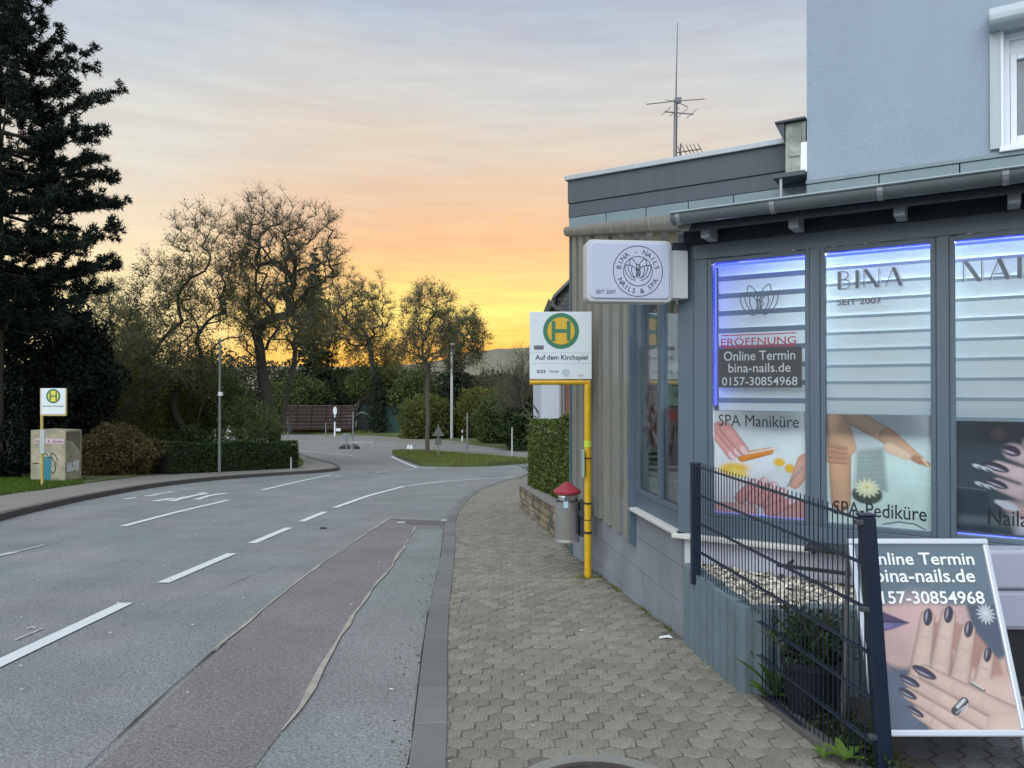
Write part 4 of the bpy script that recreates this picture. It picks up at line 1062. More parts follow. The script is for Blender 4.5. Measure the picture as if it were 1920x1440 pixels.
t, inv, xp, zb = stop_sign(993, 1109, 585, 711, 1102, 1095, 7.1, True, 'nearer bus stop sign on a yellow pole on the pavement beside the grey shop', M_plate, M_yel, 'Auf dem Kirchspiel')
def PZ(py, D=7.1): return (HY-py)*D/F_PX
for py, w_ in ((945, .018), (975, .008), (1000, .022), (860, .012)): adopt(MB().tube([(xp, 7.1, PZ(py)), (xp, 7.1, PZ(py)+w_)], .0365, 16).build('clamp_band', M_tape), t, inv)
adopt(MB().tube([(xp, 7.1, PZ(838)), (xp, 7.1, PZ(826))], .0365, 16).build('reflector_sticker', mat('lime_sticker', (.5, .6, .05), .4)), t, inv)
adopt(MB().box(xp-.058, xp-.038, 7.02, 7.14, PZ(893), PZ(843)).build('timetable_frame', mat('frame_green_grey', (.30, .40, .36), .4), bevel=.004), t, inv)
t, inv, xp2, zb2 = stop_sign(77, 124, 728, 777, 79, 922, 18.9, False, 'far bus stop sign on a pale yellow pole across the road', mat('white_plate_far', (.72, .76, .80), .4), M_yel2, 'Auf dem Kirchspiel', False)
adopt(MB().box(xp2-.01, xp2+.10, 18.84, 18.87, PZ(850, 18.9), PZ(805, 18.9)).build('timetable_frame', mat('timetable_glass', (.42, .46, .44), .4)), t, inv)
# litter bin hanging at the pole
bt = thing('litter_bin', 'steel litter bin with a pointed red lid hung beside the yellow pole', 'litter bin', (.545, 7.38, PZ(1012, 7.38)))
M_ss = mat('brushed_steel', (.62, .62, .63), .34, metal=.8, var=.15, vscale=5)
M_redlid = mat('red_lid', (.30, .03, .045), .45, var=.25, vscale=16)
zb_, zt_ = 0, .40
MB().lathe(0, 0, [(.118, 0), (.122, .005), (.122, .375), (.128, .385), (.118, .385), (.110, .02), (.01, .015)], 32).build('drum', M_ss, bt, smooth=True)
m_ = MB()
n_ = 22; out = []; 
for zz in (.385, .47):
    for k in range(n_+1):
        a = -PI*.85+k/n_*PI*1.25; out.append((.105*math.cos(a), .105*math.sin(a), zz))
m_.add(out, [(k, k+1, n_+2+k, n_+1+k) for k in range(n_)]); o = m_.build('neck', M_ss, bt, smooth=True)
sol = o.modifiers.new('Solidify', 'SOLIDIFY'); sol.thickness = .004
MB().lathe(0, 0, [(.134, .462), (.137, .485), (.128, .492), (.02, .572), (.004, .576)], 32).build('lid', M_redlid, bt, smooth=True)
MB().box(-.035, .025, -.129, -.121, .40, .45).build('sticker_plate', mat('steel_dark', (.1, .1, .11), .5), bt)
m_ = MB(); m_.add([(-.045, -.1245, .335), (.0, -.1285, .335), (.0, -.1285, .400), (-.045, -.1245, .400)], [(0, 1, 2, 3)]); m_.build('sticker', mat('blue_white_sticker', (.40, .58, .66), .5), bt)
MB().box(.12, .155, -.10, .02, .05, .40).build('bracket', mat('bin_bracket', (.04, .045, .05), .5), bt)
MB().box(.1, .15, -.29, -.10, .28, .31).build('pole_clamp', mat('bin_bracket', (.04, .045, .05), .5), bt)
MB().lathe(0.0, 0, [(.126, -.006), (.126, .012), (.1, .012)], 32).build('base_ring', M_ss, bt)

# ================================================================== planter, mesh fence, sandwich board
M_pal = mat('grey_palisade', (.115, .155, .17), .85, var=.2, vscale=9, speck=.25, sscale=160, objrand=.10, bump=.3, bscale=120)
pn = thing('planter', 'grey concrete palisade planter filled with pebbles below the shop windows', 'planter', (1.4, 4.2, g(4.2)))
pinv = Matrix.Translation(-pn.location)
def pal(x, y, rx, ang, top):
    m_ = MB((Vector((x, y, 0)), Vector((math.cos(ang), math.sin(ang), 0)), Vector((-math.sin(ang), math.cos(ang), 0)), ZV))
    prof = [(-rx, -.05), (-rx, .015), (-rx*.7, .035), (0, .045), (rx*.7, .035), (rx, .015), (rx, -.05)]
    m_.prism(prof, g(y)-.2, top); return adopt(m_.build('palisade', M_pal, bevel=.005), pn, pinv)
p0 = Vector((1.150, 4.90)); p1 = Vector((1.235, 3.92)); nP = 9
for k in range(nP):
    q = p0.lerp(p1, (k+.5)/nP); pal(q.x, q.y, (p1-p0).length/nP/2-.0025, math.atan2(p1.y-p0.y, p1.x-p0.x)+PI, -1.135+random.uniform(-.008, .008))
p0 = Vector((1.262, 3.87)); p1 = Vector((1.90, 3.92)); nP = 7
for k in range(nP):
    q = p0.lerp(p1, (k+.5)/nP); pal(q.x, q.y, (p1-p0).length/nP/2-.0025, math.atan2(p1.y-p0.y, p1.x-p0.x)+PI, -1.130+random.uniform(-.008, .008))
adopt(MB().prism([(1.19, 4.86), (1.28, 3.93), (1.90, 3.97), (2.25, 4.25), (1.22, 4.92)], -1.9, -1.175).build('planter_soil', M_soil), pn, pinv)
# pebbles
def rand_blobs(n, area, z, r0, r1, flat=.6):
    V, Fc = [], []; base = [(1, 0, 0), (-1, 0, 0), (0, 1, 0), (0, -1, 0), (0, 0, 1), (0, 0, -1)]
    ico = []
    for _ in range(n):
        for _t in range(50):
            x = random.uniform(*area[0]); y = random.uniform(*area[1])
            if area[2](x, y): break
        r = random.uniform(r0, r1); th = random.random()*PI; c_, s_ = math.cos(th), math.sin(th); sx = random.uniform(.8, 1.5)
        zz = z(x, y) if callable(z) else z
        n0 = len(V)
        for lat in (-.7, 0, .7):
            cr = math.cos(lat*1.2); 
            for k in range(6):
                a = 2*PI*k/6+lat; px = cr*math.cos(a)*r*sx*random.uniform(.85, 1.1); py = cr*math.sin(a)*r
                V.append((x+px*c_-py*s_, y+px*s_+py*c_, zz+lat*r*flat*1.3))
        for lv in (0, 1):
            for k in range(6): Fc.append((n0+lv*6+k, n0+lv*6+(k+1) % 6, n0+(lv+1)*6+(k+1) % 6, n0+(lv+1)*6+k))
        Fc.append(tuple(n0+12+k for k in range(6)))
    return V, Fc
planter_in = [(1.18, 4.88), (1.28, 3.92), (1.90, 3.96), (2.2, 4.25), (1.22, 4.92)]
V, Fc = rand_blobs(1700, ((1.17, 2.2), (3.92, 4.92), lambda x, y: inside(x, y, planter_in)), lambda x, y: -1.168+.02*(y-3.9)+random.uniform(0, .012), .010, .021)
me = bpy.data.meshes.new('pebbles'); me.from_pydata(V, [], Fc); me.polygons.foreach_set('use_smooth', [True]*len(me.polygons)); me.update()
M_peb = mat('pebble', (.46, .42, .35), .7, island=.95)
adopt(stuff(mobj('pebbles', me, M_peb)), pn, pinv)
# fence
fn = thing('mesh_fence', 'dark double-rod mesh fence panel between two posts in front of the planter', 'fence', (1.40, 2.96, g(2.96)))
finv = Matrix.Translation(-fn.location)
fp0 = Vector((1.137, 4.60, 0)); fp1 = Vector((1.405, 2.955, 0)); FUv = (fp1-fp0).normalized(); FNv = Vector((-FUv.y, FUv.x, 0)); FL = (fp1-fp0).length
FF = (fp0, FUv, FNv, ZV)
def ft(q): return adopt(q, fn, finv)
# near post leans slightly
zb0 = -1.62
m_ = MB(); bw = .030
for (cx_, cy_, zz) in ((1.475, 2.94, -1.75), (1.404, 2.955, -.495)):
    pass
def lean_post(bx, by, bz, tx, ty, tz, w_, d_):
    m_ = MB(); out = []
    for (x, y, z) in ((bx, by, bz), (tx, ty, tz)):
        for sx, sy in ((-1, -1), (1, -1), (1, 1), (-1, 1)): out.append((x+sx*w_/2, y+sy*d_/2, z))
    m_.add(out, [(3, 2, 1, 0), (4, 5, 6, 7), (0, 1, 5, 4), (1, 2, 6, 5), (2, 3, 7, 6), (3, 0, 4, 7)]); return m_
ft(lean_post(1.482, 2.94, -1.80, 1.400, 2.955, -.500, .058, .045).build('post', M_navy, bevel=.004))
ft(lean_post(1.400, 2.955, -.4985, 1.3995, 2.955, -.488, .066, .052).build('post_cap', M_navy, bevel=.004))
ft(lean_post(1.137, 4.63, -1.2, 1.137, 4.63, -.462, .058, .045).build('post', M_navy, bevel=.004))
ft(lean_post(1.137, 4.63, -.460, 1.137, 4.63, -.450, .066, .052).build('post_cap', M_navy, bevel=.004))
def skew(a, z): return z-.05*(a/FL)          # the panel dips a little toward the camera post
hz0 = -.470
for k in range(7):
    z = hz0-.172*k; a_start = 0.0 if z > -1.12 else .80
    for sgn in (-1, 1):
        ft(mk(FF).tube([(a_start-.02, sgn*.008, skew(a_start, z)), (FL+.0+.012*k*.6, sgn*.008, skew(FL, z))], .0042, 6).build('horizontal_rod', M_navy))
nrod = 46
for k in range(nrod):
    a = .02+(FL-.04)*k/(nrod-1)
    zbot = -1.145 if a < .80 else -1.60
    ft(mk(FF).tube([(a, 0, skew(a, hz0+.03)), (a, 0, max(zbot, -1.60))], .0029, 5).build('vertical_rod', M_navy))
M_bolt = mat('weathered_bolt', (.07, .075, .085), .5, metal=.4)
for z in (-.52, -.86, -1.36): ft(MB().box(1.385+(-.5-z)*.06-.04, 1.385+(-.5-z)*.06-.008, 2.925, 2.95, z-.010, z+.010).build('clamp', M_bolt, bevel=.003))
# tray, rail on the facade
t, inv = poster('black flat tray mounted below the middle window behind the fence', FB, (.9, .15, -.93), 'tray', 'metal_tray')
adopt(mk(FB).box(.80, 1.06, .075, .24, -.935, -.905).build('tray', M_black, bevel=.004), t, inv)
for a in (.84, 1.02): adopt(mk(FB).box(a-.01, a+.01, .012, .20, -.955, -.936).build('arm', M_black), t, inv)
t, inv = poster('thin dark horizontal rail over the pebble planter', FB, (.6, .1, -1.07), 'rail', 'handrail')
adopt(mk(FB).box(.63, 1.10, .14, .165, -1.065, -1.045).build('bar', M_black, bevel=.003), t, inv)
for a in (.68, 1.05): adopt(mk(FB).box(a-.008, a+.008, -.03, .14, -1.062, -1.05).build('wall_arm', M_black), t, inv)
# concrete edging along the fence base
t = struct(slab('edging_stone', [(1.245, 3.86), (1.325, 3.84), (1.50, 2.6), (1.42, 2.4)], .088, .12, mat('edging_concrete', (.095, .09, .08), .9, var=.2, vscale=8, speck=.3, sscale=120), pave, seg=50))
slab('soil_bed', [(1.325, 3.84), (1.90, 3.86), (1.62, 3.3), (1.52, 2.6)], .07, .06, M_soil, pave, seg=50)
# sandwich board
sb = thing('sandwich_board', 'white framed pavement sign with nail photo and booking number behind the fence post', 'pavement sign', (1.8, 3.2, g(3.2)))
sbinv = Matrix.Translation(-sb.location)
O_ = Vector((1.472, 3.03, -1.402)); tp = Vector((1.472, 3.29, -.655)); Wv = (tp-O_).normalized(); Uv = Vector((1, 0.0, 0)); Nv = Wv.cross(Uv).normalized()*-1
if Nv.y > 0: Nv = -Nv
HT = (tp-O_).length; FW = .614
FP = (O_, Uv, Nv, Wv)
def sbp(o): return adopt(o, sb, sbinv)
fr = .026
# snap frame profile: slightly rounded bars, mitred look
for (a0, a1, c0, c1) in ((0, FW, 0, fr), (0, FW, HT-fr, HT), (0, fr, fr, HT-fr), (FW-fr, FW, fr, HT-fr)):
    sbp(mk(FP).box(a0, a1, -.012, .012, c0, c1).build('frame_bar', M_alu, bevel=.006))
sbp(mk(FP).box(fr*.6, FW-fr*.6, -.008, .0, fr*.6, HT-fr*.6).build('back_panel', mat('board_back', (.3, .3, .32), .6)))
for a in (0.0, FW-.022):
    sbp(mk(FP).box(a, a+.022, -.014, .006, -.19, -.002).build('leg', M_alu, bevel=.003))
O2 = Vector((1.500, 3.60, g(3.6)+.08)); 
for a in (0.0, FW-.022):
    b0 = Vector((1.49+a*.93+.011, 3.40, g(3.4)+.07)); b1 = tp+Uv*(a+.011)+Vector((.004, .012, -.01))
    sbp(MB().tube([tuple(b0), tuple(b1)], .011, 6).build('rear_leg', M_steel))
pw0, pw1, pc0, pc1 = fr, FW-fr, fr, HT-fr
A = Art(1, 1.36, 230); A.bg((120, 140, 152), (112, 128, 142))
# photograph part: face, lips, two hands
ytop = .47
A.poly([(0, ytop), (1, ytop), (1, 1.36), (0, 1.36)], (96, 108, 124))
A.poly([(0, ytop), (.78, ytop), (.80, .64), (.62, .82), (.30, .92), (.0, .72)], (226, 190, 186), e=.03)
A.ell(.22, .80, .20, .13, .2, (222, 190, 184), e=.05); A.ell(.42, .58, .2, .16, 0, (236, 200, 194), e=.2)
A.poly([(-.02, .50), (.10, .50), (.17, .53), (.33, .60), (.20, .645), (.05, .68), (-.02, .66)], (96, 84, 120), e=.012)
A.poly([(-.02, .56), (.12, .585), (.33, .60), (.20, .645), (.05, .68), (-.02, .66)], (120, 110, 160), e=.012)
A.line([(.0, .57), (.15, .59), (.32, .60)], .010, (60, 48, 84)); A.ell(.12, .625, .07, .018, 0, (150, 142, 190), e=.02)
A.poly([(.0, .80), (.12, .92), (.25, 1.05), (.0, 1.2)], (150, 130, 140), e=.04); A.poly([(.0, .92), (.26, .98), (.30, 1.36), (0, 1.36)], (110, 124, 142), e=.05)
A.poly([(.70, 1.0), (1.0, .85), (1.0, 1.36), (.45, 1.36), (.5, 1.15)], (226, 192, 176), e=.04)
SKb = (238, 208, 194)
A.poly([(.34, 1.1), (.50, .60), (.66, .58), (.82, .68), (.95, .88), (1.0, 1.36), (.45, 1.3)], (196, 152, 140), e=.03)
A.poly([(.25, 1.0), (.5, .98), (1, 1.2), (1, 1.36), (.35, 1.36), (.28, 1.15)], (204, 164, 152), e=.03)
A.poly([(.62, .80), (.80, 1.0), (1.0, .98), (1.0, 1.36), (.60, 1.36)], (232, 200, 186), e=.04)
for (x0, y0, x1, y1, r0, r1) in ((.74, 1.16, .87, .84, .066, .042), (.58, 1.14, .765, .655, .072, .048), (.44, 1.10, .635, .545, .074, .050), (.32, 1.04, .475, .565, .072, .050)):
    finger(A, x0, y0, x1, y1, r0, r1, (74, 70, 86), SKb, 1.3)
A.cap(1.0, 1.20, .80, 1.12, .17, .12, SKb, .15)
A.line([(.71, 1.04), (.79, 1.09)], .024, (130, 126, 124)); A.line([(.715, 1.032), (.79, 1.08)], .009, (236, 236, 230))
for (x0, y0, x1, y1, r0, r1) in ((.60, 1.46, .27, 1.24, .055, .036), (.74, 1.42, .235, 1.115, .066, .040), (.86, 1.36, .265, 1.025, .072, .044), (1.0, 1.30, .385, .965, .080, .052)):
    finger(A, x0, y0, x1, y1, r0, r1, (78, 72, 92), SKb, 1.7)
A.cap(1.08, 1.38, .86, 1.34, .15, .10, SKb, .15)
A.line([(.555, 1.235), (.635, 1.165)], .060, (84, 84, 88)); A.line([(.575, 1.205), (.635, 1.155)], .022, (230, 232, 236)); A.line([(.56, 1.245), (.63, 1.20)], .012, (180, 184, 190)); A.line([(.60, 1.235), (.655, 1.185)], .010, (210, 214, 218))
# little flower ornament
for k in range(14): a_ = k/14*2*PI; A.ell(.92+.035*math.cos(a_), .535+.042*math.sin(a_), .036, .009, a_, (214, 224, 228))
A.ell(.92, .53, .018, .02, 0, (236, 240, 242)); A.noise(.06, 7); A.noise(.035, 60)
sbp(A.mesh(FP, pw0, pw1, pc1, pc0, .003, M_artb, None))
W3 = pw1-pw0
H3 = pc1-pc0; Hy = lambda v: pc1-v*W3
for (s_, x0, x1, y0, y1) in (('Online Termin', .05, .91, .155, .06), ('bina-nails.de', .125, .89, .285, .185), ('0157-30854968', .055, .93, .445, .350)):
    sbp(lettering(s_, FP, pw0+x0*W3, pw0+x1*W3, Hy(y0)*1.0, Hy(y1), .0065, M_whitep, None, .014))
# grey garden box at the right edge
gb = thing('storage_box', 'pale grey plastic box with a rounded lid standing beside the pavement sign', 'box', (2.45, 3.25, -1.6))
M_lil = mat('lilac_grey_plastic', (.36, .37, .45), .5, var=.08, vscale=4)
gi = Matrix.Translation(-gb.location)
Dg = 3.85; gx0 = (1853-CX)/F_PX*Dg
adopt(MB().box(gx0, gx0+1.1, Dg, Dg+.14, PZ(1105, Dg), PZ(1032, Dg)).build('lid', M_lil, bevel=.015), gb, gi)
adopt(MB().box(gx0+.01, gx0+1.09, Dg+.015, Dg+.14, PZ(1185, Dg), PZ(1106, Dg)).build('body', M_lil, bevel=.03), gb, gi)
adopt(MB().box(gx0+.03, gx0+1.07, Dg+.05, Dg+.13, g(Dg)+.05, PZ(1186, Dg)).build('underframe', M_black), gb, gi)

# ================================================================== VEGETATION
def leafmat(name, col, tr=.35, isl=.45, rough=.6): return mat(name, col, rough, island=isl, trans=tr, spec=.2)
M_bark = mat('bark', (.045, .040, .031), .9, bump=.6, bscale=30, var=.3, vscale=8)
M_bark_g = mat('bark_greyish', (.10, .088, .066), .9, bump=.5, bscale=25, var=.3, vscale=6)
M_twig = mat('twigs', (.092, .085, .060), .9)
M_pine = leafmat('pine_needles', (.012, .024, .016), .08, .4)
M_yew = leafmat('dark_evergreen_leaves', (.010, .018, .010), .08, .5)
M_hedge = leafmat('hedge_leaves', (.040, .066, .022), .2, .5)
M_hedge_b = leafmat('brownish_hedge_leaves', (.105, .088, .034), .25, .5)
M_cedar = leafmat('conifer_hedge_leaves', (.095, .125, .030), .25, .55)
M_spring = leafmat('spring_leaves', (.20, .195, .055), .62, .5)
M_olive = leafmat('olive_leaves', (.150, .165, .052), .58, .5)
M_mid = leafmat('mid_green_leaves', (.095, .125, .04), .4, .5)
M_spruce = leafmat('spruce_needles', (.022, .040, .024), .15, .5)
M_grassb = leafmat('grass_blades', (.17, .19, .05), .35, .5)
M_weed = leafmat('weed_leaves', (.10, .17, .03), .35, .35)
def rand_dirs(n):
    v = rng.normal(size=(n, 3)); return v/np.linalg.norm(v, axis=1, keepdims=True)
def leaves(C, size, flat=None, asp=.55, var=.4, nrm=None):
    """one small diamond leaf per centre"""
    n = len(C); C = np.asarray(C); u = rand_dirs(n)
    if flat is not None: u[:, 2] *= flat; u /= np.linalg.norm(u, axis=1, keepdims=True)
    w_ = rand_dirs(n); v = np.cross(u, w_); v /= (np.linalg.norm(v, axis=1, keepdims=True)+1e-9)
    s = (size*(1+var*(rng.random(n)*2-1)))[:, None]
    V = np.stack([C-u*s, C+v*s*asp, C+u*s, C-v*s*asp], 1).reshape(-1, 3)
    return V, np.arange(n*4).reshape(n, 4)
def tubes_np(segs, k=4):
    """segs (n,8): p0,p1,r0,r1 -> quads"""
    S = np.asarray(segs, dtype=float); p0, p1, r0, r1 = S[:, :3], S[:, 3:6], S[:, 6], S[:, 7]
    d = p1-p0; d /= (np.linalg.norm(d, axis=1, keepdims=True)+1e-9)
    up = np.where(np.abs(d[:, 2:3]) < .9, np.array([[0, 0, 1.]]), np.array([[1., 0, 0]]))
    e1 = np.cross(d, up); e1 /= np.linalg.norm(e1, axis=1, keepdims=True); e2 = np.cross(d, e1)
    a = 2*np.pi*np.arange(k)/k; ring = e1[:, None]*np.cos(a)[None, :, None]+e2[:, None]*np.sin(a)[None, :, None]
    A_ = p0[:, None]+ring*r0[:, None, None]; B_ = p1[:, None]+ring*r1[:, None, None]
    V = np.concatenate([A_, B_], 1).reshape(-1, 3); n = len(S); base = (np.arange(n)*2*k)[:, None]
    j = np.arange(k); Fq = np.stack([base+j, base+(j+1) % k, base+k+(j+1) % k, base+k+j], -1).reshape(-1, 4)
    return V, Fq
class Tree:
    def __init__(s, seed, up=.25, gnarl=.22, minr=.006): s.r = np.random.default_rng(seed); s.thick = []; s.thin = []; s.tips = []; s.up = up; s.gn = gnarl; s.minr = minr
    def grow(s, p, d, L_, r, lv, maxlv, kids, spread, ratio=.62, n=None, start=.25):
        n = n or max(3, 6-lv); p = np.array(p, float); d = np.array(d, float); d /= np.linalg.norm(d); r0 = r; pts = [(p.copy(), d.copy(), r)]
        for i in range(n):
            d = d+s.r.normal(size=3)*s.gn*(.6 if lv == 0 else 1); d[2] += s.up*(.3 if lv else .05); d /= np.linalg.norm(d)
            q = p+d*L_/n; rr = max(r0*(1-.62*(i+1)/n), s.minr)
            (s.thick if lv <= 1 else s.thin).append([*p, *q, r, rr]); p, r = q, rr; pts.append((p.copy(), d.copy(), r))
        if lv >= maxlv:
            for q in pts[1:]: s.tips.append(q[0])
            return
        if lv == maxlv-1:
            for q in pts[2:]: s.tips.append(q[0])
        kk = kids[min(lv, len(kids)-1)]
        for j in range(kk):
            t = start+(1-start)*(j+s.r.random())/kk; f = t*n; i = min(int(f), n-1); q0, q1 = pts[i], pts[i+1]; fr = f-i
            c = q0[0]*(1-fr)+q1[0]*fr; dd = q1[1]; a = s.r.random()*2*np.pi
            e = np.cross(dd, [0, 0, 1.] if abs(dd[2]) < .95 else [1., 0, 0]); e /= np.linalg.norm(e); e2 = np.cross(dd, e)
            sp = spread*(.7+.6*s.r.random()); nd = dd*math.cos(sp)+(e*math.cos(a)+e2*math.sin(a))*math.sin(sp)
            rr = q0[2]*(1-fr)+q1[2]*fr
            s.grow(c, nd, L_*ratio*(.75+.5*s.r.random())*(1.15-.45*t), rr*.62, lv+1, maxlv, kids, spread, ratio, None, .15)
        s.grow(p, d, L_*ratio*.8, r, lv+1, maxlv, kids, spread, ratio, None, .15)
def put_tree(name, label, cat, x, y, T, bark, leafm, leafn, leafs, spreadl, group=None, twigm=None, zoff=0):
    t = thing(name, label, cat, (x, y, g(y)+zoff), 0, group)
    V, Fq = tubes_np(T.thick, 7); mobj('trunk', mesh_np('trunk', V, Fq, True), bark, t)
    if T.thin: V, Fq = tubes_np(T.thin, 3); mobj('branches', mesh_np('branches', V, Fq), twigm or M_twig, t)['kind'] = 'stuff'
    if leafn:
        tp = np.array(T.tips); C = tp[rng.integers(0, len(tp), leafn)]+rng.normal(size=(leafn, 3))*spreadl
        V, Fq = leaves(C, leafs); mobj('crown', mesh_np('crown', V, Fq), leafm, t)
    return t
def at(px, py): return G(px, py, .12)
def loc(px, D): return (px-CX)/F_PX*D

# trees grown into a rounded crown envelope: every twig end is joined to the nearest limb
def env_tree(name, label, px, D, envs, fork_py, seed, bark, leafm, nleaf, ls, r0, ntar=620, group=None, trunk2=None, twigr=.0062, low=.5, tw=4, leafspread=.12, lean=0.0):
    """envs: list of (px, py, half width px, half height px) ellipses of the crown as seen, given real depth too"""
    r = np.random.default_rng(seed); k = D/F_PX; x0 = loc(px, D); zg = g(D)
    E = [((e[0]-CX)*k-x0, (HY-e[1])*k-zg, e[2]*k, e[3]*k) for e in envs]; vol = np.array([e[2]*e[2]*e[3] for e in E]); vol = vol/vol.sum()
    zf = (HY-fork_py)*k-zg
    nodes = [np.array([0, 0, -.3])]; par = [-1]
    for i in range(1, 9): nodes.append(np.array([lean*zf*i/8+r.normal()*.02, r.normal()*.02, zf*i/8])); par.append(len(nodes)-2)
    if trunk2:
        for dx in trunk2:
            p_ = 1
            for i in range(1, 7): nodes.append(np.array([dx*i/6+r.normal()*.03, r.normal()*.1, zf*(.15+1.1*i/6)])); par.append(p_); p_ = len(nodes)-1
    T_ = []
    for lvl, (n, lo, hi) in enumerate(((14, .25, .62), (60, .4, .85), (ntar, .35, 1.0))):
        L_ = []
        while len(L_) < n:
            e = E[r.choice(len(E), p=vol)]; d = r.normal(size=3); d /= np.linalg.norm(d)
            if d[2] < -.75: continue
            q = (lo+(hi-lo)*r.random()**.6); w_ = 1+.10*math.sin(d[0]*7+seed)+.08*math.sin(d[2]*9+d[1]*5)
            L_.append(np.array([e[0]+d[0]*e[2]*q*w_, d[1]*e[2]*q*w_, e[1]+d[2]*e[3]*q*w_]))
        L_.sort(key=lambda p_: p_[2]+abs(p_[0])*.5+abs(p_[1])*.5); T_ += [(p_, lvl) for p_ in L_]
    P_ = np.zeros((60000, 3)); P_[:len(nodes)] = nodes; n_ = len(nodes); tips = []
    for q, lvl in T_:
        if q[2] < .6: continue
        A_ = P_[3:n_]; dv = q-A_; dist = np.linalg.norm(dv, axis=1); cost = dist+np.maximum(0, A_[:, 2]-q[2]+.25*dist)*1.6
        j = int(np.argmin(cost))+3; a_ = P_[j].copy(); dd = q-a_; L_ = np.linalg.norm(dd); m = max(1, int(L_/.38)); pj = j
        pd = a_-P_[par[j]]; pd /= np.linalg.norm(pd)+1e-9; c1 = a_+pd*L_*.28+np.array([0, 0, .14*L_])
        for i in range(1, m+1):
            t = i/m; p_ = (1-t)**2*a_+2*t*(1-t)*c1+t*t*q+(r.normal(size=3)*.022*L_**.5 if i < m else 0)
            if n_ >= 59990: break
            P_[n_] = p_; par.append(pj); pj = n_; n_ += 1
        tips.append(pj)
    cnt = np.zeros(n_); 
    for t in tips: cnt[t] += 1
    for i in range(n_-1, 0, -1): cnt[par[i]] += cnt[i]
    rad = r0*(np.maximum(cnt, .6)/cnt[1:9].max())**.47; rad = np.maximum(rad, twigr)
    pa = np.array(par); idx = np.arange(1, n_); seg = np.concatenate([P_[pa[idx]], P_[idx], rad[pa[idx]][:, None], rad[idx][:, None]], 1)
    seg[:, 6] = np.minimum(seg[:, 6], seg[:, 7]*1.5); big = seg[:, 7] > .028
    t = thing(name, label, 'tree', (x0, D, zg), 0, group)
    V, Fq = tubes_np(seg[big], 6); mobj('trunk', mesh_np('trunk', V, Fq, True), bark, t)
    sm = [seg[~big]]; src = np.concatenate([P_[tips], P_[tips], P_[r.integers(max(9, n_//6), n_, len(tips))]]); N_ = len(src)
    ends = []
    for _ in range(tw):
        d = r.normal(size=(N_, 3)); d /= np.linalg.norm(d, axis=1, keepdims=True); c_ = np.array([np.mean([e[0] for e in E]), 0, np.mean([e[1] for e in E])])
        o_ = src-c_; o_ /= np.linalg.norm(o_, axis=1, keepdims=True)+1e-9; d = d+o_*.7+np.array([0, 0, .35]); d /= np.linalg.norm(d, axis=1, keepdims=True)
        L1 = (.18+.42*r.random((N_, 1)))*(D/33.)**.3; e1 = src+d*L1; sm.append(np.concatenate([src, e1, np.full((N_, 1), twigr), np.full((N_, 1), twigr*.55)], 1)); ends.append(e1); ends.append(src+d*L1*.5)
        d2 = d+r.normal(size=(N_, 3))*.5; d2 /= np.linalg.norm(d2, axis=1, keepdims=True); s2 = src+d*L1*.5; e2 = s2+d2*L1*.6
        if _ % 2 == 0: sm.append(np.concatenate([s2, e2, np.full((N_, 1), twigr*.8), np.full((N_, 1), twigr*.5)], 1)); ends.append(e2)
    V, Fq = tubes_np(np.concatenate(sm), 3); mobj('branches', mesh_np('branches', V, Fq), M_twig, t)['kind'] = 'stuff'
    if nleaf:
        en = np.concatenate(ends); zz = (en[:, 2]-en[:, 2].min())/(en[:, 2].max()-en[:, 2].min()); wgt = (1-low*zz)**2; wgt /= wgt.sum()
        C = en[r.choice(len(en), nleaf, p=wgt)]+r.normal(size=(nleaf, 3))*leafspread; V, Fq = leaves(C, ls); mobj('crown', mesh_np('crown', V, Fq), leafm, t)
    return t
gb_ = 'budding trees behind the hedge'
env_tree('deciduous_tree', 'broad dark-stemmed tree just coming into leaf, left of the slim grey lamp post', 372, 32, [(385, 520, 92, 140), (315, 590, 92, 105), (440, 560, 50, 100), (300, 690, 120, 70)], 790, 11, M_bark, M_olive, 19000, .042, .16, 640, gb_, trunk2=[-1.0, 1.3, 2.2], low=.62)
env_tree('deciduous_tree', 'tallest tree with a thick dark trunk and fine bare rounded crown behind the hedge end', 518, 33.5, [(500, 460, 72, 115), (590, 480, 56, 102), (520, 590, 90, 105)], 700, 5, M_bark, M_olive, 11000, .040, .25, 680, gb_, trunk2=[.9, -.7], low=.78)
env_tree('deciduous_tree', 'airy yellow-green tree glowing against the sunset right of the tallest tree', 660, 66, [(650, 590, 48, 92), (700, 610, 42, 90)], 720, 7, M_bark, M_spring, 6500, .06, .22, 360, None, trunk2=[1.8], twigr=.011, low=.4, leafspread=.2)
env_tree('deciduous_tree', 'round-headed slender tree with pale leaning trunk on the grassy traffic island', 802, 41.5, [(805, 600, 56, 74), (800, 650, 62, 60)], 690, 9, M_bark_g, M_spring, 5200, .045, .13, 330, None, twigr=.007, low=.5, leafspread=.14)
env_tree('deciduous_tree', 'pale budding tree rising just right of the traffic island tree', 868, 60, [(872, 640, 44, 62)], 720, 13, M_bark_g, M_spring, 5000, .06, .18, 260, None, twigr=.010, low=.4, leafspread=.2)
env_tree('deciduous_tree', 'tall thin budding tree seen between the black pine and the broad tree', 190, 50, [(185, 600, 60, 90), (240, 650, 60, 80)], 740, 15, M_bark, M_spring, 8000, .055, .2, 420, None, twigr=.009, low=.4, leafspread=.2)
# twin small trunks bush left of the thick trunk
D = 31; T = Tree(21, .25, .2, .006)
for dx in (-.3, .28): T.grow((dx, 0, -.2), (dx*.3, 0, 1), 1.9, .06, 1, 4, [0, 6, 5, 4], .7, .6)
put_tree('small_tree', 'small twin-stemmed green bush tree left of the thick dark trunk', 'tree', loc(465, D), D, T, M_bark, M_mid, 6000, .05, .16)
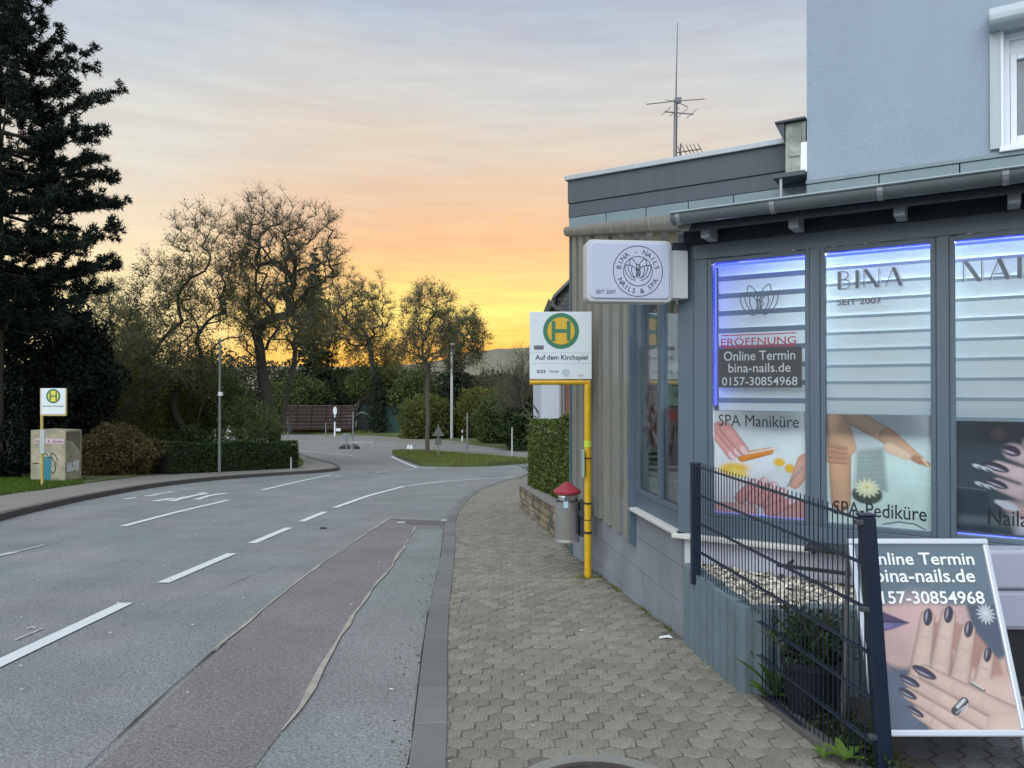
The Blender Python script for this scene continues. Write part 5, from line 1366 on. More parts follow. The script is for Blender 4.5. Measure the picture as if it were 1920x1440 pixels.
# trees further right, behind
def simple_tree(px, D, H, seed, label, leafm, nleaf, ls, spread=.55, lead=.45, bark=M_bark, kids=(6, 5, 4, 4), up=.3, r=.16, name='deciduous_tree', maxlv=4, group=None, zoff=0, ratio=.58):
    T = Tree(seed, up, .16, .010)
    T.grow((0, 0, -.3), (.02, 0, 1), H*lead, r, 0, maxlv, list(kids), spread, ratio*1.25, 6, .35)
    return put_tree(name, label, 'tree', loc(px, D), D, T, bark, leafm, nleaf, ls, .18, group, zoff=zoff)
simple_tree(618, 71, 14.5, 33, 'slim budding tree behind the dark spruce', M_spring, 6000, .09, .45, .45, M_bark, (6, 5, 4, 4), .35, .16)
simple_tree(722, 72, 10.2, 34, 'low budding tree beside the small spruce', M_spring, 5000, .09, .5, .42)
simple_tree(982, 46, 7.4, 35, 'bare dark tree right beside the nearer bus stop sign', M_bark, 0, .06, .62, .45, M_bark, (7, 6, 5, 4), .2, .17)
simple_tree(925, 66, 7.5, 36, 'bare grey tree in front of the distant hill', M_olive, 900, .07, .6, .42, M_bark_g, (6, 5, 4, 4), .25, .14)
simple_tree(1048, 16.5, 3.1, 39, 'small bare tree growing above the clipped conifer hedge', M_olive, 0, .03, .6, .45, M_bark, (6, 5, 4), .1, .05, 'small_tree', 3)
# spruces
def spruce(px, D, H, R, seed, label, m=M_spruce, n=9000, zoff=0, ls=.09):
    r = np.random.default_rng(seed); t = thing('spruce_tree', label, 'tree', (loc(px, D), D, g(D)+zoff))
    V, Fq = tubes_np([[0, 0, -.2, 0, 0, H*.97, H*.016, .02]], 7); mobj('trunk', mesh_np('trunk', V, Fq, True), M_bark, t)
    C = []; segs = []; z = H*.08
    while z < H*.985:
        f = 1-z/H; rad = R*(f**.85)*(.8+.4*r.random())+.08; nb = 6 if f > .15 else 4; a0 = r.random()*6.3
        for j in range(nb):
            a = a0+j*2*np.pi/nb+r.normal()*.2; rr = rad*(.7+.45*r.random()); tip = np.array([math.cos(a)*rr, math.sin(a)*rr, z-rr*.22]); b = np.array([0, 0, z])
            segs.append([*b, *tip, .02, .008]); k = max(3, int(rr*22))
            tt = r.random(k)**.8; q = b+(tip-b)*tt[:, None]; q[:, 2] += -.10*np.sin(tt*3)*rr*.5
            q += r.normal(size=(k, 3))*np.array([.11, .11, .07])*(.4+rr*.5); C.append(q)
        z += H*.022*(.7+.6*r.random())+.05
    C = np.concatenate(C); C = C[r.integers(0, len(C), n)]+r.normal(size=(n, 3))*.06
    V, Fq = tubes_np(segs, 3); mobj('branches', mesh_np('branches', V, Fq), M_twig, t)['kind'] = 'stuff'
    V, Fq = leaves(C, ls, flat=.5, asp=.35); mobj('crown', mesh_np('crown', V, Fq), m, t); return t
spruce(590, 69, 17.2, 3.0, 41, 'tall dark pointed spruce rising behind the tallest tree', n=20000, ls=.15)
spruce(706, 64, 6.4, 1.3, 42, 'small pointed spruce silhouetted in the sunset gap', n=5000)
spruce(852, 60, 8.2, 2.6, 43, 'bushy dark green conifer right behind the traffic island tree', n=14000, ls=.13)
spruce(255, 50, 10.2, 1.9, 44, 'dark conifer top showing between the pine and the broad tree', n=9000, ls=.12)
# black pine at the left edge: trunk, limbs, needle tufts
DP = 22.0; xP = loc(-15, DP)
def pine():
    r = np.random.default_rng(3); t = thing('pine_tree', 'huge black pine with tufted branches filling the left edge', 'tree', (xP, DP, g(DP)))
    H = 16.5; zg = g(DP)
    V, Fq = tubes_np([[0, 0, -.3, .1, 0, H*.5, .30, .18], [.1, 0, H*.5, 0, 0, H, .18, .03]], 10); mobj('trunk', mesh_np('trunk', V, Fq, True), M_bark, t)
    segs = []; tuft = []; prof_z = [4.8, 5.6, 6.3, 7.1, 8.2, 9.2, 9.9, 10.8, 11.8, 13.0, 14.0, 15.2, 16.5]
    prof_r = [2.3, 3.1, 3.4, 3.7, 3.3, 3.7, 3.4, 3.2, 2.7, 2.3, 1.6, 1.1, .4]
    z = 4.8; bough = False
    while z < H-.2:
        R = np.interp(z, prof_z, prof_r); nb = 5; a0 = r.random()*6.3
        if z > 6.7 and not bough: bough = True; nb = 6
        for j in range(nb):
            a = a0+j*2*np.pi/nb+r.normal()*.25
            rr = R*(.55+.52*r.random())
            if nb == 6 and j == 5: a = -.15; rr = 3.95
            b = np.array([0, 0, z+r.normal()*.22]); e = np.array([math.cos(a), math.sin(a), 0])
            mid = b+e*rr*.55+np.array([0, 0, -.10*rr+r.normal()*.2]); tip = b+e*rr+np.array([0, 0, (.14+.03*(z-8))*rr+r.normal()*.42])
            segs.append([*b, *mid, .06, .035]); segs.append([*mid, *tip, .035, .012])
            side = np.array([-e[1], e[0], 0])
            ns = int(4+rr*3.2)
            for q in range(ns):
                f = .18+.82*(q+r.random())/ns; c = (b+(mid-b)*(f/.55) if f < .55 else mid+(tip-mid)*((f-.55)/.45))
                sl = (.22+.42*r.random())*(1.15-.5*f)*min(rr, 2.4)*.72; sg_ = r.choice([-1, 1])
                dd = e*.75+side*sg_*r.uniform(.35, 1.0)+np.array([0, 0, r.uniform(-.15, .75)]); dd /= np.linalg.norm(dd); en = c+dd*sl
                segs.append([*c, *en, .014, .007])
                for w_ in np.linspace(.35, 1, max(2, int(sl/.16))): tuft.append((c+(en-c)*w_, dd))
                if r.random() < .75:
                    d2 = dd*.6+side*-sg_*.4+np.array([0, 0, .35]); d2 /= np.linalg.norm(d2); e2_ = c+(en-c)*.6+d2*sl*.4; segs.append([*(c+(en-c)*.6), *e2_, .01, .006]); tuft.append((e2_, d2))
            tuft.append((tip, e)); tuft.append((tip-e*.12, e))
        z += .46*(.6+.8*r.random())
    # the long low bough reaching right
    b = np.array([0, 0, 7.0]); tip = np.array([4.1, -.3, 7.15]); 
    V, Fq = tubes_np(segs, 4); mobj('branches', mesh_np('branches', V, Fq), M_bark, t)['kind'] = 'stuff'
    nn = 40; P_ = np.array([q for q, _ in tuft]); D_ = np.array([d for _, d in tuft]); n = len(P_)
    dirs = rand_dirs(n*nn).reshape(n, nn, 3)*1.0+D_[:, None]*.35; dirs /= np.linalg.norm(dirs, axis=2, keepdims=True)
    Ln = (.12+.06*rng.random((n, nn)))[..., None]; base = P_[:, None]+rng.normal(size=(n, nn, 3))*.045
    sd_ = np.cross(dirs, rand_dirs(n*nn).reshape(n, nn, 3)); sd_ /= np.linalg.norm(sd_, axis=2, keepdims=True)
    V = np.stack([base-sd_*.02, base+sd_*.02, base+dirs*Ln], 2).reshape(-1, 3)
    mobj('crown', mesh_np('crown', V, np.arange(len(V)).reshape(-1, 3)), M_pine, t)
    print('pine tufts', n)
pine()
# leafy masses
def blob_points(n, rx, ry, rz, shell=.45, lump=.16, seed=0):
    r = np.random.default_rng(seed); d = r.normal(size=(n, 3)); d /= np.linalg.norm(d, axis=1, keepdims=True)
    ph = r.random(6)*6.3
    l_ = 1+lump*(np.sin(d[:, 0]*5+ph[0])*np.sin(d[:, 2]*6+ph[1])+.6*np.sin(d[:, 1]*9+ph[2]+d[:, 0]*7)+.4*np.sin(d[:, 2]*13+ph[3]+d[:, 0]*11))
    rad = (1-shell*r.random(n)**1.6)*l_
    return d*rad[:, None]*np.array([rx, ry, rz])
def shrub(name, label, cat, px, D, zc, rx, ry, rz, m, n, ls, seed, core=.72, group=None, corem=None, zmin=-9):
    t = thing(name, label, cat, (loc(px, D), D, g(D)), 0, group)
    C = blob_points(n, rx, ry, rz, seed=seed); C[:, 2] += zc; C = C[C[:, 2] > .02]
    V, Fq = leaves(C, ls, asp=.6); mobj('crown', mesh_np('crown', V, Fq), m, t)
    T = Tree(seed+100, .3, .2, .012)
    for k in range(5): T.grow((random.uniform(-.2, .2)*rx, 0, -.1), (random.uniform(-.6, .6), random.uniform(-.5, .5), 1), (zc+rz*.5)*.8, .035+.01*rz, 1, 3, [0, 5, 4], .6, .6)
    V, Fq = tubes_np(T.thick+T.thin, 4); mobj('stems', mesh_np('stems', V, Fq), M_bark, t)['kind'] = 'stuff'
    return t
gv = 'evergreen shrubs behind the far hedge'
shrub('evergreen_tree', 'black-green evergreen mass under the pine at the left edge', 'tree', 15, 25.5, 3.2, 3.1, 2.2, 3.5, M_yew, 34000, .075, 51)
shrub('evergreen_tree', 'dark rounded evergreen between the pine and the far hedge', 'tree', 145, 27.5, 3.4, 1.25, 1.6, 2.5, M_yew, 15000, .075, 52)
shrub('shrub', 'loose olive shrub behind the brownish round bush', 'shrub', 215, 31, 2.6, 2.2, 1.8, 2.4, M_olive, 17000, .06, 53)
shrub('shrub', 'leafy undergrowth left of the broad tree trunk', 'shrub', 300, 34, 2.3, 1.9, 1.8, 2.2, M_olive, 14000, .06, 54)
shrub('shrub', 'dark low shrub at the foot of the broad tree', 'shrub', 352, 30.5, .8, 1.3, .8, .9, M_hedge, 7000, .05, 55)
shrub('shrub', 'leafy green undergrowth under the tallest tree crown', 'shrub', 400, 36, 3.0, 1.7, 1.5, 1.6, M_mid, 9000, .06, 56)
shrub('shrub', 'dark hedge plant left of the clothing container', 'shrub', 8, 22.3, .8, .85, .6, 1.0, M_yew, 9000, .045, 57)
# background belt
BG = [(800, 57, 1.5, 2.0, 1.9, M_olive, 'brownish-green shrub in front of the green fence'), (955, 54, 2.3, 2.0, 1.8, M_olive, 'olive shrub beside the bare tree by the bus stop sign'), (700, 66.5, 4.2, 2.4, 1.7, M_mid, 'green shrub overhanging the garden gate'),
      (560, 66, 2.6, 3.0, 2.4, M_mid, 'green shrub above the left end of the log wall'), (608, 67, 2.4, 2.2, 1.3, M_yew, 'low very dark evergreen shrub directly above the log wall'), (640, 70, 3.8, 2.6, 2.0, M_mid, 'leafy shrub behind the low dark evergreen'),
      (735, 66, 3.6, 2.3, 2.4, M_olive, 'olive shrub over the dark green fence left part'), (775, 64, 3.2, 2.0, 2.6, M_mid, 'green shrub behind the island tree'),
      (905, 58, 1.6, 2.4, 2.3, M_spring, 'yellow-green shrub right of the slim white lamp post'), (945, 52, 1.5, 2.1, 1.9, M_mid, 'green shrub near the thin road posts'), (985, 47, 1.4, 1.6, 1.7, M_hedge, 'dark shrub at the right beside the hedge top'),
      (830, 61, 1.9, 2.2, 2.0, M_hedge, 'dark green shrub behind the triangular road sign'), (870, 60, 1.7, 1.9, 1.7, M_yew, 'very dark shrub at the foot of the white lamp post')]
for i, (px, D, zc, rx, rz, m, lb) in enumerate(BG):
    shrub('shrub', lb, 'shrub', px, D, zc, rx, 1.6, rz, m, 9000, .10, 60+i)
shrub('tree_belt', 'brown-green far tree belt below the hill', 'trees', 930, 95, 2.5, 8, 3, 3.4, leafmat('far_brown_green', (.075, .075, .045), .3, .4), 12000, .22, 75)
shrub('tree_belt', 'dark wood behind the broad tree and the crossing road', 'trees', 380, 74, 3.2, 11, 3, 4.2, leafmat('far_dark_green', (.060, .068, .036), .3, .4), 22000, .15, 77)
shrub('tree_belt', 'dark wood behind the pine at the left', 'trees', 130, 70, 3.0, 9, 3, 4.4, leafmat('far_dark_green', (.060, .068, .036), .3, .4), 16000, .16, 78)
shrub('tree_belt', 'far dark tree belt behind the sunset trees', 'trees', 690, 110, 3.0, 16, 3, 3.8, leafmat('far_dark_green', (.060, .068, .036), .3, .4), 16000, .26, 76)
# hedges
def hedge(name, label, pts, wd, h0, h1, m, n, ls, seed, rnd=.15, zoff=.12, topj=.05, core=.86):
    """leafy clipped hedge along pts [(x,y)] of half width wd; h0 base, h1 height"""
    r = np.random.default_rng(seed); P2 = [Vector(p) for p in pts]; Ls = [(b-a).length for a, b in zip(P2[:-1], P2[1:])]; tot = sum(Ls)
    t = thing(name, label, 'hedge', (P2[0].x, P2[0].y, g(P2[0].y)+zoff)); inv = Matrix.Translation(-t.location)
    def pos(f):
        s = f*tot
        for a, b, l_ in zip(P2[:-1], P2[1:], Ls):
            if s <= l_ or l_ is Ls[-1]: 
                d = (b-a).normalized(); return a+d*s, d
            s -= l_
    C = np.zeros((n, 3)); per = 2*(h1-h0)+2*wd
    for i in range(n):
        c, d = pos(r.random()); nn = Vector((-d.y, d.x)); u = r.random()*per; dep = abs(r.normal())*.05
        if u < h1-h0: q, z = -wd+dep, h0+u
        elif u < h1-h0+2*wd: q, z = -wd+(u-(h1-h0)), h1-dep
        else: q, z = wd-dep, h0+(u-(h1-h0)-2*wd)
        if rnd:
            hh = (z-h0)/(h1-h0); q *= 1-rnd*max(0, hh-.6)/.4
        wob = .05*math.sin(c.x*3.1+c.y*2.3)+.03*math.sin(c.y*7.3+z*5)
        p_ = c+nn*(q*(1+wob)); C[i] = (p_.x, p_.y, g(p_.y)+zoff+z*(1+topj*math.sin(c.y*1.9+c.x*1.3)*(z/h1)))
    V, Fq = leaves(C, ls, asp=.6); adopt(mobj('foliage', mesh_np('foliage', V, Fq), m), t, inv)
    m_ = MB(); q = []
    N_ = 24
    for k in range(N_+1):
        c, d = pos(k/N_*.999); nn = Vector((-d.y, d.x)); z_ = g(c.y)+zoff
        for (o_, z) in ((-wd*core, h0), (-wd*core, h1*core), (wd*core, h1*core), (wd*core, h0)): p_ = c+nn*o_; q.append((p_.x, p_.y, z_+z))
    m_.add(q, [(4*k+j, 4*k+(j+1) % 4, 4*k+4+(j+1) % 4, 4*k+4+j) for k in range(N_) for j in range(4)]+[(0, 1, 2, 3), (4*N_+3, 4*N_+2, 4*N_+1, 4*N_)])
    adopt(m_.build('dark_core', mat('hedge_inside', (.012, .014, .008), .95)), t, inv)  # near-black solid core: shade inside the hedge put into its colour
    return t
def off(p, dx=0, dy=0): return (p[0]+dx, p[1]+dy)
hedge('clipped_hedge', 'long low clipped green hedge along the far pavement', [off(G(285, 896), 0, .55), off(G(420, 889), 0, .55), off(G(500, 885), 0, .6), off(G(545, 883), -.3, .7)], .55, 0, 1.02, M_hedge, 26000, .034, 81)
shrub('round_bush', 'large rounded reddish-brown hedge bush right of the clothing container', 'shrub', 212, 24.4, .75, 1.5, 1.0, .98, M_hedge_b, 24000, .032, 82)
shrub('shrub', 'dark green hedge part between the round brown bush and the long low hedge', 'shrub', 262, 25.6, .45, 1.15, .7, .72, M_hedge, 12000, .034, 83)
hedge('conifer_hedge', 'tall clipped conifer hedge above the stone wall beside the pavement', [(1.38, 9.0), (.98, 12.0), (.80, 14.0)], .52, .35, 1.62, M_cedar, 42000, .020, 84, .10, .05, .02)
# stone wall below the conifer hedge, each stone a part
sw = thing('stone_wall', 'low wall of rough yellow-brown stones under the conifer hedge', 'wall', (.7, 8.7, g(8.7))); swi = Matrix.Translation(-sw.location)
M_stone = mat('sandstone', (.27, .215, .125), .9, objrand=.35, var=.3, vscale=9, bump=.8, bscale=50, speck=.3, sscale=60, var2=(.14, .13, .11))
wp0 = Vector((.715, 8.55, 0)); wp1 = Vector((.16, 14.15, 0)); wU = (wp1-wp0).normalized(); wNn = Vector((-wU.y, wU.x, 0)); WL = (wp1-wp0).length
FW_ = (wp0, wU, wNn, ZV)
def stone(a0, a1, z0, z1, d, tilt_):
    m_ = MB(FW_); zb = lambda a: g(wp0.y+wU.y*a)+.05
    j = lambda: random.uniform(-.008, .008); e = .012
    b = [(a0, -.12, zb(a0)+z0), (a1, -.12, zb(a1)+z0), (a1, -.12, zb(a1)+z1), (a0, -.12, zb(a0)+z1)]
    f = [(a0+j(), d-e, zb(a0)+z0+j()), (a1+j(), d-e, zb(a1)+z0+j()), (a1+j(), d-e, zb(a1)+z1+j()), (a0+j(), d-e, zb(a0)+z1+j())]
    c = [(a0+.02, d+j(), zb(a0)+z0+.02), (a1-.02, d+j(), zb(a1)+z0+.02), (a1-.02, d+j(), zb(a1)+z1-.02), (a0+.02, d+j(), zb(a0)+z1-.02)]
    m_.add(b+f+c, [(0, 3, 2, 1)]+[(k, (k+1) % 4, 4+(k+1) % 4, 4+k) for k in range(4)]+[(4+k, 4+(k+1) % 4, 8+(k+1) % 4, 8+k) for k in range(4)]+[(8, 9, 10, 11)])
    adopt(m_.build('stone', M_stone), sw, swi)
z = 0; ci = 0
for hgt in (.11, .09, .12, .08):
    a = 0
    while a < WL:
        b = min(a+random.uniform(.16, .42), WL)
        if b-a > .06: stone(a+.006, b-.006, z+.006, z+hgt-.006, .02+random.uniform(-.012, .02), 0)
        a = b
    z += hgt
m_ = MB(FW_); m_.add([(0, -.13, g(wp0.y)-.1), (WL, -.13, g(wp1.y)-.1), (WL, -.13, g(wp1.y)+.44), (0, -.13, g(wp0.y)+.44), (0, .012, g(wp0.y)-.1), (WL, .012, g(wp1.y)-.1), (WL, .012, g(wp1.y)+.43), (0, .012, g(wp0.y)+.43)],
                     [(0, 1, 2, 3), (4, 7, 6, 5), (0, 4, 5, 1), (1, 5, 6, 2), (2, 6, 7, 3), (3, 7, 4, 0)])
adopt(m_.build('mortar', mat('old_mortar', (.09, .08, .06), .95)), sw, swi)
k = 0; a = 0
while a < WL:
    b = min(a+.5, WL); za, zb_ = g(wp0.y+wU.y*a)+.46, g(wp0.y+wU.y*b)+.46
    m_ = MB(FW_); m_.add([(a+.004, -.16, za), (b-.004, -.16, zb_), (b-.004, .045, zb_), (a+.004, .045, za), (a+.004, -.16, za+.04), (b-.004, -.16, zb_+.04), (b-.004, .045, zb_+.04), (a+.004, .045, za+.04)],
                         [(0, 1, 2, 3), (4, 7, 6, 5), (0, 4, 5, 1), (1, 5, 6, 2), (2, 6, 7, 3), (3, 7, 4, 0)])
    adopt(m_.build('cap_stone', M_conc, bevel=.006), sw, swi); a = b
# grass blades and weeds
def blades(name, pts, h, w_, m, parent=None, lean=.35):
    C = np.array(pts); n = len(C); d = rng.normal(size=(n, 2)); d /= np.linalg.norm(d, axis=1, keepdims=True); hh = h*(.5+rng.random(n))
    sd = np.stack([-d[:, 1], d[:, 0], np.zeros(n)], 1)*w_; tip = C+np.stack([d[:, 0]*lean*hh, d[:, 1]*lean*hh, hh], 1)
    V = np.stack([C-sd, C+sd, tip], 1).reshape(-1, 3)
    o = mobj(name, mesh_np(name, V, np.arange(len(V)).reshape(-1, 3)), m, parent); o['kind'] = 'stuff'; return o
def scatter(poly, n, dz):
    x0 = min(p[0] for p in poly); x1 = max(p[0] for p in poly); y0 = min(p[1] for p in poly); y1 = max(p[1] for p in poly); out = []
    while len(out) < n:
        x, y = random.uniform(x0, x1), random.uniform(y0, y1)
        if inside(x, y, poly): out.append((x, y, g(y)+dz))
    return out
blades('grass', scatter([G(*p) for p in ((-150, 955), (0, 938), (80, 927), (155, 915), (160, 905), (40, 905), (-150, 912))], 26000, .12), .07, .006, leafmat('bright_grass', (.085, .14, .02), .35, .4))
blades('grass', scatter(IS, 24000, .155), .11, .010, M_grassb)
blades('grass', scatter([G(*p) for p in ((545, 882), (562, 880), (569, 873), (560, 862), (540, 850), (530, 862))], 7000, .12), .09, .007, M_grassb)
blades('grass', scatter([G(*p) for p in ((540, 813), (700, 816), (695, 806), (540, 806))], 9000, .14), .2, .02, M_grassb)
# hills
def ridge(name, D, prof, m, thick=250, base=-6):
    V = []; xs = np.linspace(-1.6, 1.6, 260); nz = np.random.default_rng(int(D))
    sm = np.convolve(nz.normal(size=len(xs)+12), np.ones(3)/3, 'same')[:len(xs)]
    rows = 14
    for j in range(rows):
        f = j/(rows-1)
        for i, rx in enumerate(xs):
            hz_ = np.interp(rx*F_PX+CX, [p[0] for p in prof], [(HY-p[1])/F_PX*D for p in prof])
            hh = base+(hz_-base)*math.sin(f*PI/2)**.8+(nz.normal()*.0006*D if j > 2 else 0)+sm[i]*.0006*D*(j > 8)
            dd = D*.72+D*.28*f; V.append((rx*dd, dd, hh*(dd/D if j else 1)))
    n = len(xs); Fq = [(j*n+i, j*n+i+1, (j+1)*n+i+1, (j+1)*n+i) for j in range(rows-1) for i in range(n-1)]
    o = mobj(name, mesh_np(name, V, Fq), m); o['kind'] = 'structure'; return o
M_hill = mat('wooded_hill', (.165, .148, .100), .95, var=.35, vscale=.035, speck=.45, sscale=.4)
ridge('hills', 420, [(-2000, 680), (300, 690), (560, 686), (640, 688), (740, 686), (850, 672), (890, 661), (930, 655), (1010, 651), (1200, 640), (4000, 660)], M_hill)
# log / rail wall on the far bank
lw = thing('log_wall', 'dark brown wall of stacked horizontal logs behind the crossing road', 'wall', (loc(605, 63.5), 63.5, g(63))); li = Matrix.Translation(-lw.location)
M_log = mat('dark_wood', (.035, .022, .020), .9, var=.3, vscale=3, objrand=.2); M_logl = mat('pale_log_edge', (.17, .125, .11), .9, var=.3, vscale=2)
DW = 63.5; x0, x1 = loc(528, DW), loc(665, DW)
for k in range(7):
    z0 = PZ(806-k*6.6, DW); xx0 = x0
    segn = 5
    for q in range(segn):
        a, b = xx0+(x1-xx0)*q/segn+.02, xx0+(x1-xx0)*(q+1)/segn-.02
        adopt(MB().box(a, b, DW+.09*k, DW+.09*k+.28, z0, z0+.235).build('log', M_log, bevel=.03), lw, li)
        adopt(MB().box(a, b, DW+.09*k-.03, DW+.09*k+.26, z0+.238, z0+.268).build('log_cap', M_logl), lw, li)
# dark green mesh fence with posts, and the garden gate arch
gf = thing('green_fence', 'dark green screened fence behind the crossing road', 'fence', (loc(850, 60), 60, g(60))); gi2 = Matrix.Translation(-gf.location)
M_gf = mat('green_screen', (.016, .045, .036), .8, var=.25, vscale=1.2); M_gp = mat('green_post', (.05, .10, .08), .6)
fpx = [(716, 64.5), (745, 63.5), (775, 62), (805, 61), (835, 60), (865, 58.5), (895, 57), (925, 55), (955, 53), (985, 50)]
for (pa, Da), (pb, Db) in zip(fpx[:-1], fpx[1:]):
    a, b = Vector((loc(pa, Da), Da, 0)), Vector((loc(pb, Db), Db, 0)); za, zb_ = g(Da), g(Db); ht = 2.45
    m_ = MB(); m_.add([(a.x, a.y, za), (b.x, b.y, zb_), (b.x, b.y, zb_+ht), (a.x, a.y, za+ht), (a.x, a.y+.03, za), (b.x, b.y+.03, zb_), (b.x, b.y+.03, zb_+ht), (a.x, a.y+.03, za+ht)],
                        [(0, 1, 2, 3), (4, 7, 6, 5), (0, 4, 5, 1), (1, 5, 6, 2), (2, 6, 7, 3), (3, 7, 4, 0)])
    adopt(m_.build('fence_panel', M_gf), gf, gi2); adopt(MB().tube([(a.x, a.y-.05, za), (a.x, a.y-.05, za+ht+.15)], .045, 6).build('fence_post', M_gp), gf, gi2)
ga = thing('garden_gate', 'arched garden gate opening left of the dark green fence', 'gate', (loc(692, 65), 65, g(65))); gai = Matrix.Translation(-ga.location)
Dga = 65.5
adopt(MB().box(loc(667, Dga), loc(716, Dga), Dga+.4, Dga+.5, g(65), PZ(757, Dga)).build('dark_backing', M_gf), ga, gai)
for pa, pb, m__ in ((672, 690, mat('gate_dark', (.03, .035, .03), .8)), (695, 714, mat('gate_olive', (.07, .075, .03), .8))):
    adopt(MB().box(loc(pa, Dga), loc(pb, Dga), Dga+.1, Dga+.2, g(65), PZ(778, Dga)).build('gate_leaf', m__), ga, gai)
for pa, pb in ((667, 692), (692, 717)):
    c_ = (loc(pa, Dga)+loc(pb, Dga))/2; r_ = (loc(pb, Dga)-loc(pa, Dga))/2
    adopt(MB().tube([(c_+r_*math.cos(q), Dga, PZ(783, Dga)+.45*math.sin(q)) for q in np.linspace(0, PI, 9)], .05, 5).build('arch', mat('pale_arch', (.30, .31, .26), .7)), ga, gai)
    adopt(MB().box(c_+r_-.06, c_+r_+.06, Dga-.05, Dga+.07, g(65), PZ(783, Dga)).build('gate_post', M_gp), ga, gai)
# white house glimpsed behind the trees
wh = thing('far_house', 'pale house wall glimpsed between trunks above the garden gate', 'building', (loc(685, 82), 82, g(80))); whi = Matrix.Translation(-wh.location)
adopt(MB().box(loc(640, 82), loc(728, 82), 82, 90, g(80), PZ(722, 82)).build('wall', mat('pale_wall', (.34, .38, .36), .9)), wh, whi)
adopt(MB().profile([(81.5, PZ(722, 82)), (86, PZ(694, 82)), (90.5, PZ(722, 82))], loc(636, 82), loc(735, 82)).build('roof', mat('dark_roof', (.06, .055, .06), .9)), wh, whi)
for px in (664, 690, 712): adopt(MB().box(loc(px, 82), loc(px+7, 82), 81.96, 81.99, PZ(750, 82), PZ(734, 82)).build('window', M_int), wh, whi)
# ================================================================== neighbouring house right behind the hedge
nh = thing('neighbour_house', 'neighbouring house with slate gable and gutter just behind the end of the shop wall', 'building', (1.2, 15.5, g(15.5))); nhi = Matrix.Translation(-nh.location)
def nb(o): return adopt(o, nh, nhi)
DN = 15.5
M_slate = mat('slate_shingle', (.15, .155, .145), .8, objrand=.3, var=.2, vscale=5); M_nwall = mat('pale_house_wall', (.50, .53, .58), .9, var=.05, vscale=2)
M_brick = mat('red_brown_wall', (.30, .16, .12), .9, var=.4, vscale=4)
nb(MB().box(loc(1015, DN), loc(1058, DN), DN, DN+6, g(15.5), PZ(640, DN)).build('wall', M_nwall))
nb(MB().box(loc(1058, DN)+.003, loc(1400, DN), DN+.1, DN+6, g(15.5), PZ(640, DN)).build('wall', M_brick))
gx = [loc(1046, DN), loc(1115, DN)]
m_ = MB(); m_.add([(gx[0], DN+.05, PZ(600, DN)), (gx[1]+1.5, DN+.05, PZ(600, DN)), (gx[1]+1.5, DN+.05, PZ(430, DN)), (gx[1], DN+.05, PZ(482, DN)), (gx[0], DN+.05, PZ(552, DN)),
                     (gx[0], DN+6, PZ(600, DN)), (gx[1]+1.5, DN+6, PZ(600, DN)), (gx[1]+1.5, DN+6, PZ(430, DN)), (gx[1], DN+6, PZ(482, DN)), (gx[0], DN+6, PZ(552, DN))],
                    [(0, 1, 2, 3, 4), (5, 9, 8, 7, 6)]+[(k, 5+k, 5+(k+1) % 5, (k+1) % 5) for k in range(5)]); nb(m_.build('gable', M_slate))
for r_ in range(14):
    zt = PZ(596-r_*8, DN)
    for c_ in range(9):
        x_ = gx[0]+.01+(c_+(r_ % 2)*.5)*.095
        top_px = 552-(x_-gx[0])/(gx[1]-gx[0])*70
        if PZ(top_px, DN) < zt+.09: continue
        nb(MB().box(x_, x_+.088, DN+.012, DN+.045, zt, zt+.082).build('shingle', M_slate))
m_ = MB(); q0 = (loc(1036, DN), PZ(562, DN)); q1 = (loc(1150, DN), PZ(448, DN)); m_.add([(q0[0], DN-.25, q0[1]), (q1[0], DN-.25, q1[1]), (q1[0], DN-.25, q1[1]+.07), (q0[0], DN-.25, q0[1]+.07),
    (q0[0], DN+6, q0[1]), (q1[0], DN+6, q1[1]), (q1[0], DN+6, q1[1]+.07), (q0[0], DN+6, q0[1]+.07)], [(0, 1, 2, 3), (4, 7, 6, 5), (0, 4, 5, 1), (1, 5, 6, 2), (2, 6, 7, 3), (3, 7, 4, 0)]); nb(m_.build('roof', M_slate))
FN_ = (Vector((0, 0, 0)), Vector((0, 1, 0)), Vector((1, 0, 0)), ZV)
nb(gutter(FN_, DN-.3, DN+6, loc(1034, DN)-.0, PZ(562, DN), .07).build('gutter', M_zinc2, smooth=True))
nb(MB().tube([(loc(1036, DN), DN-.2, PZ(566, DN)), (loc(1036, DN), DN-.2, PZ(574, DN)), (loc(1046, DN), DN-.12, PZ(582, DN)), (loc(1052, DN), DN-.05, PZ(590, DN)), (loc(1052, DN), DN-.05, g(15.5))], .035, 8).build('downpipe', M_zinc2, smooth=True))
nb(MB().tube([(loc(1068, DN), DN-.15, PZ(594, DN)), (loc(1110, DN), DN-.15, PZ(560, DN))], .04, 6).build('verge_board', mat('verge_brown', (.22, .17, .13), .8)))

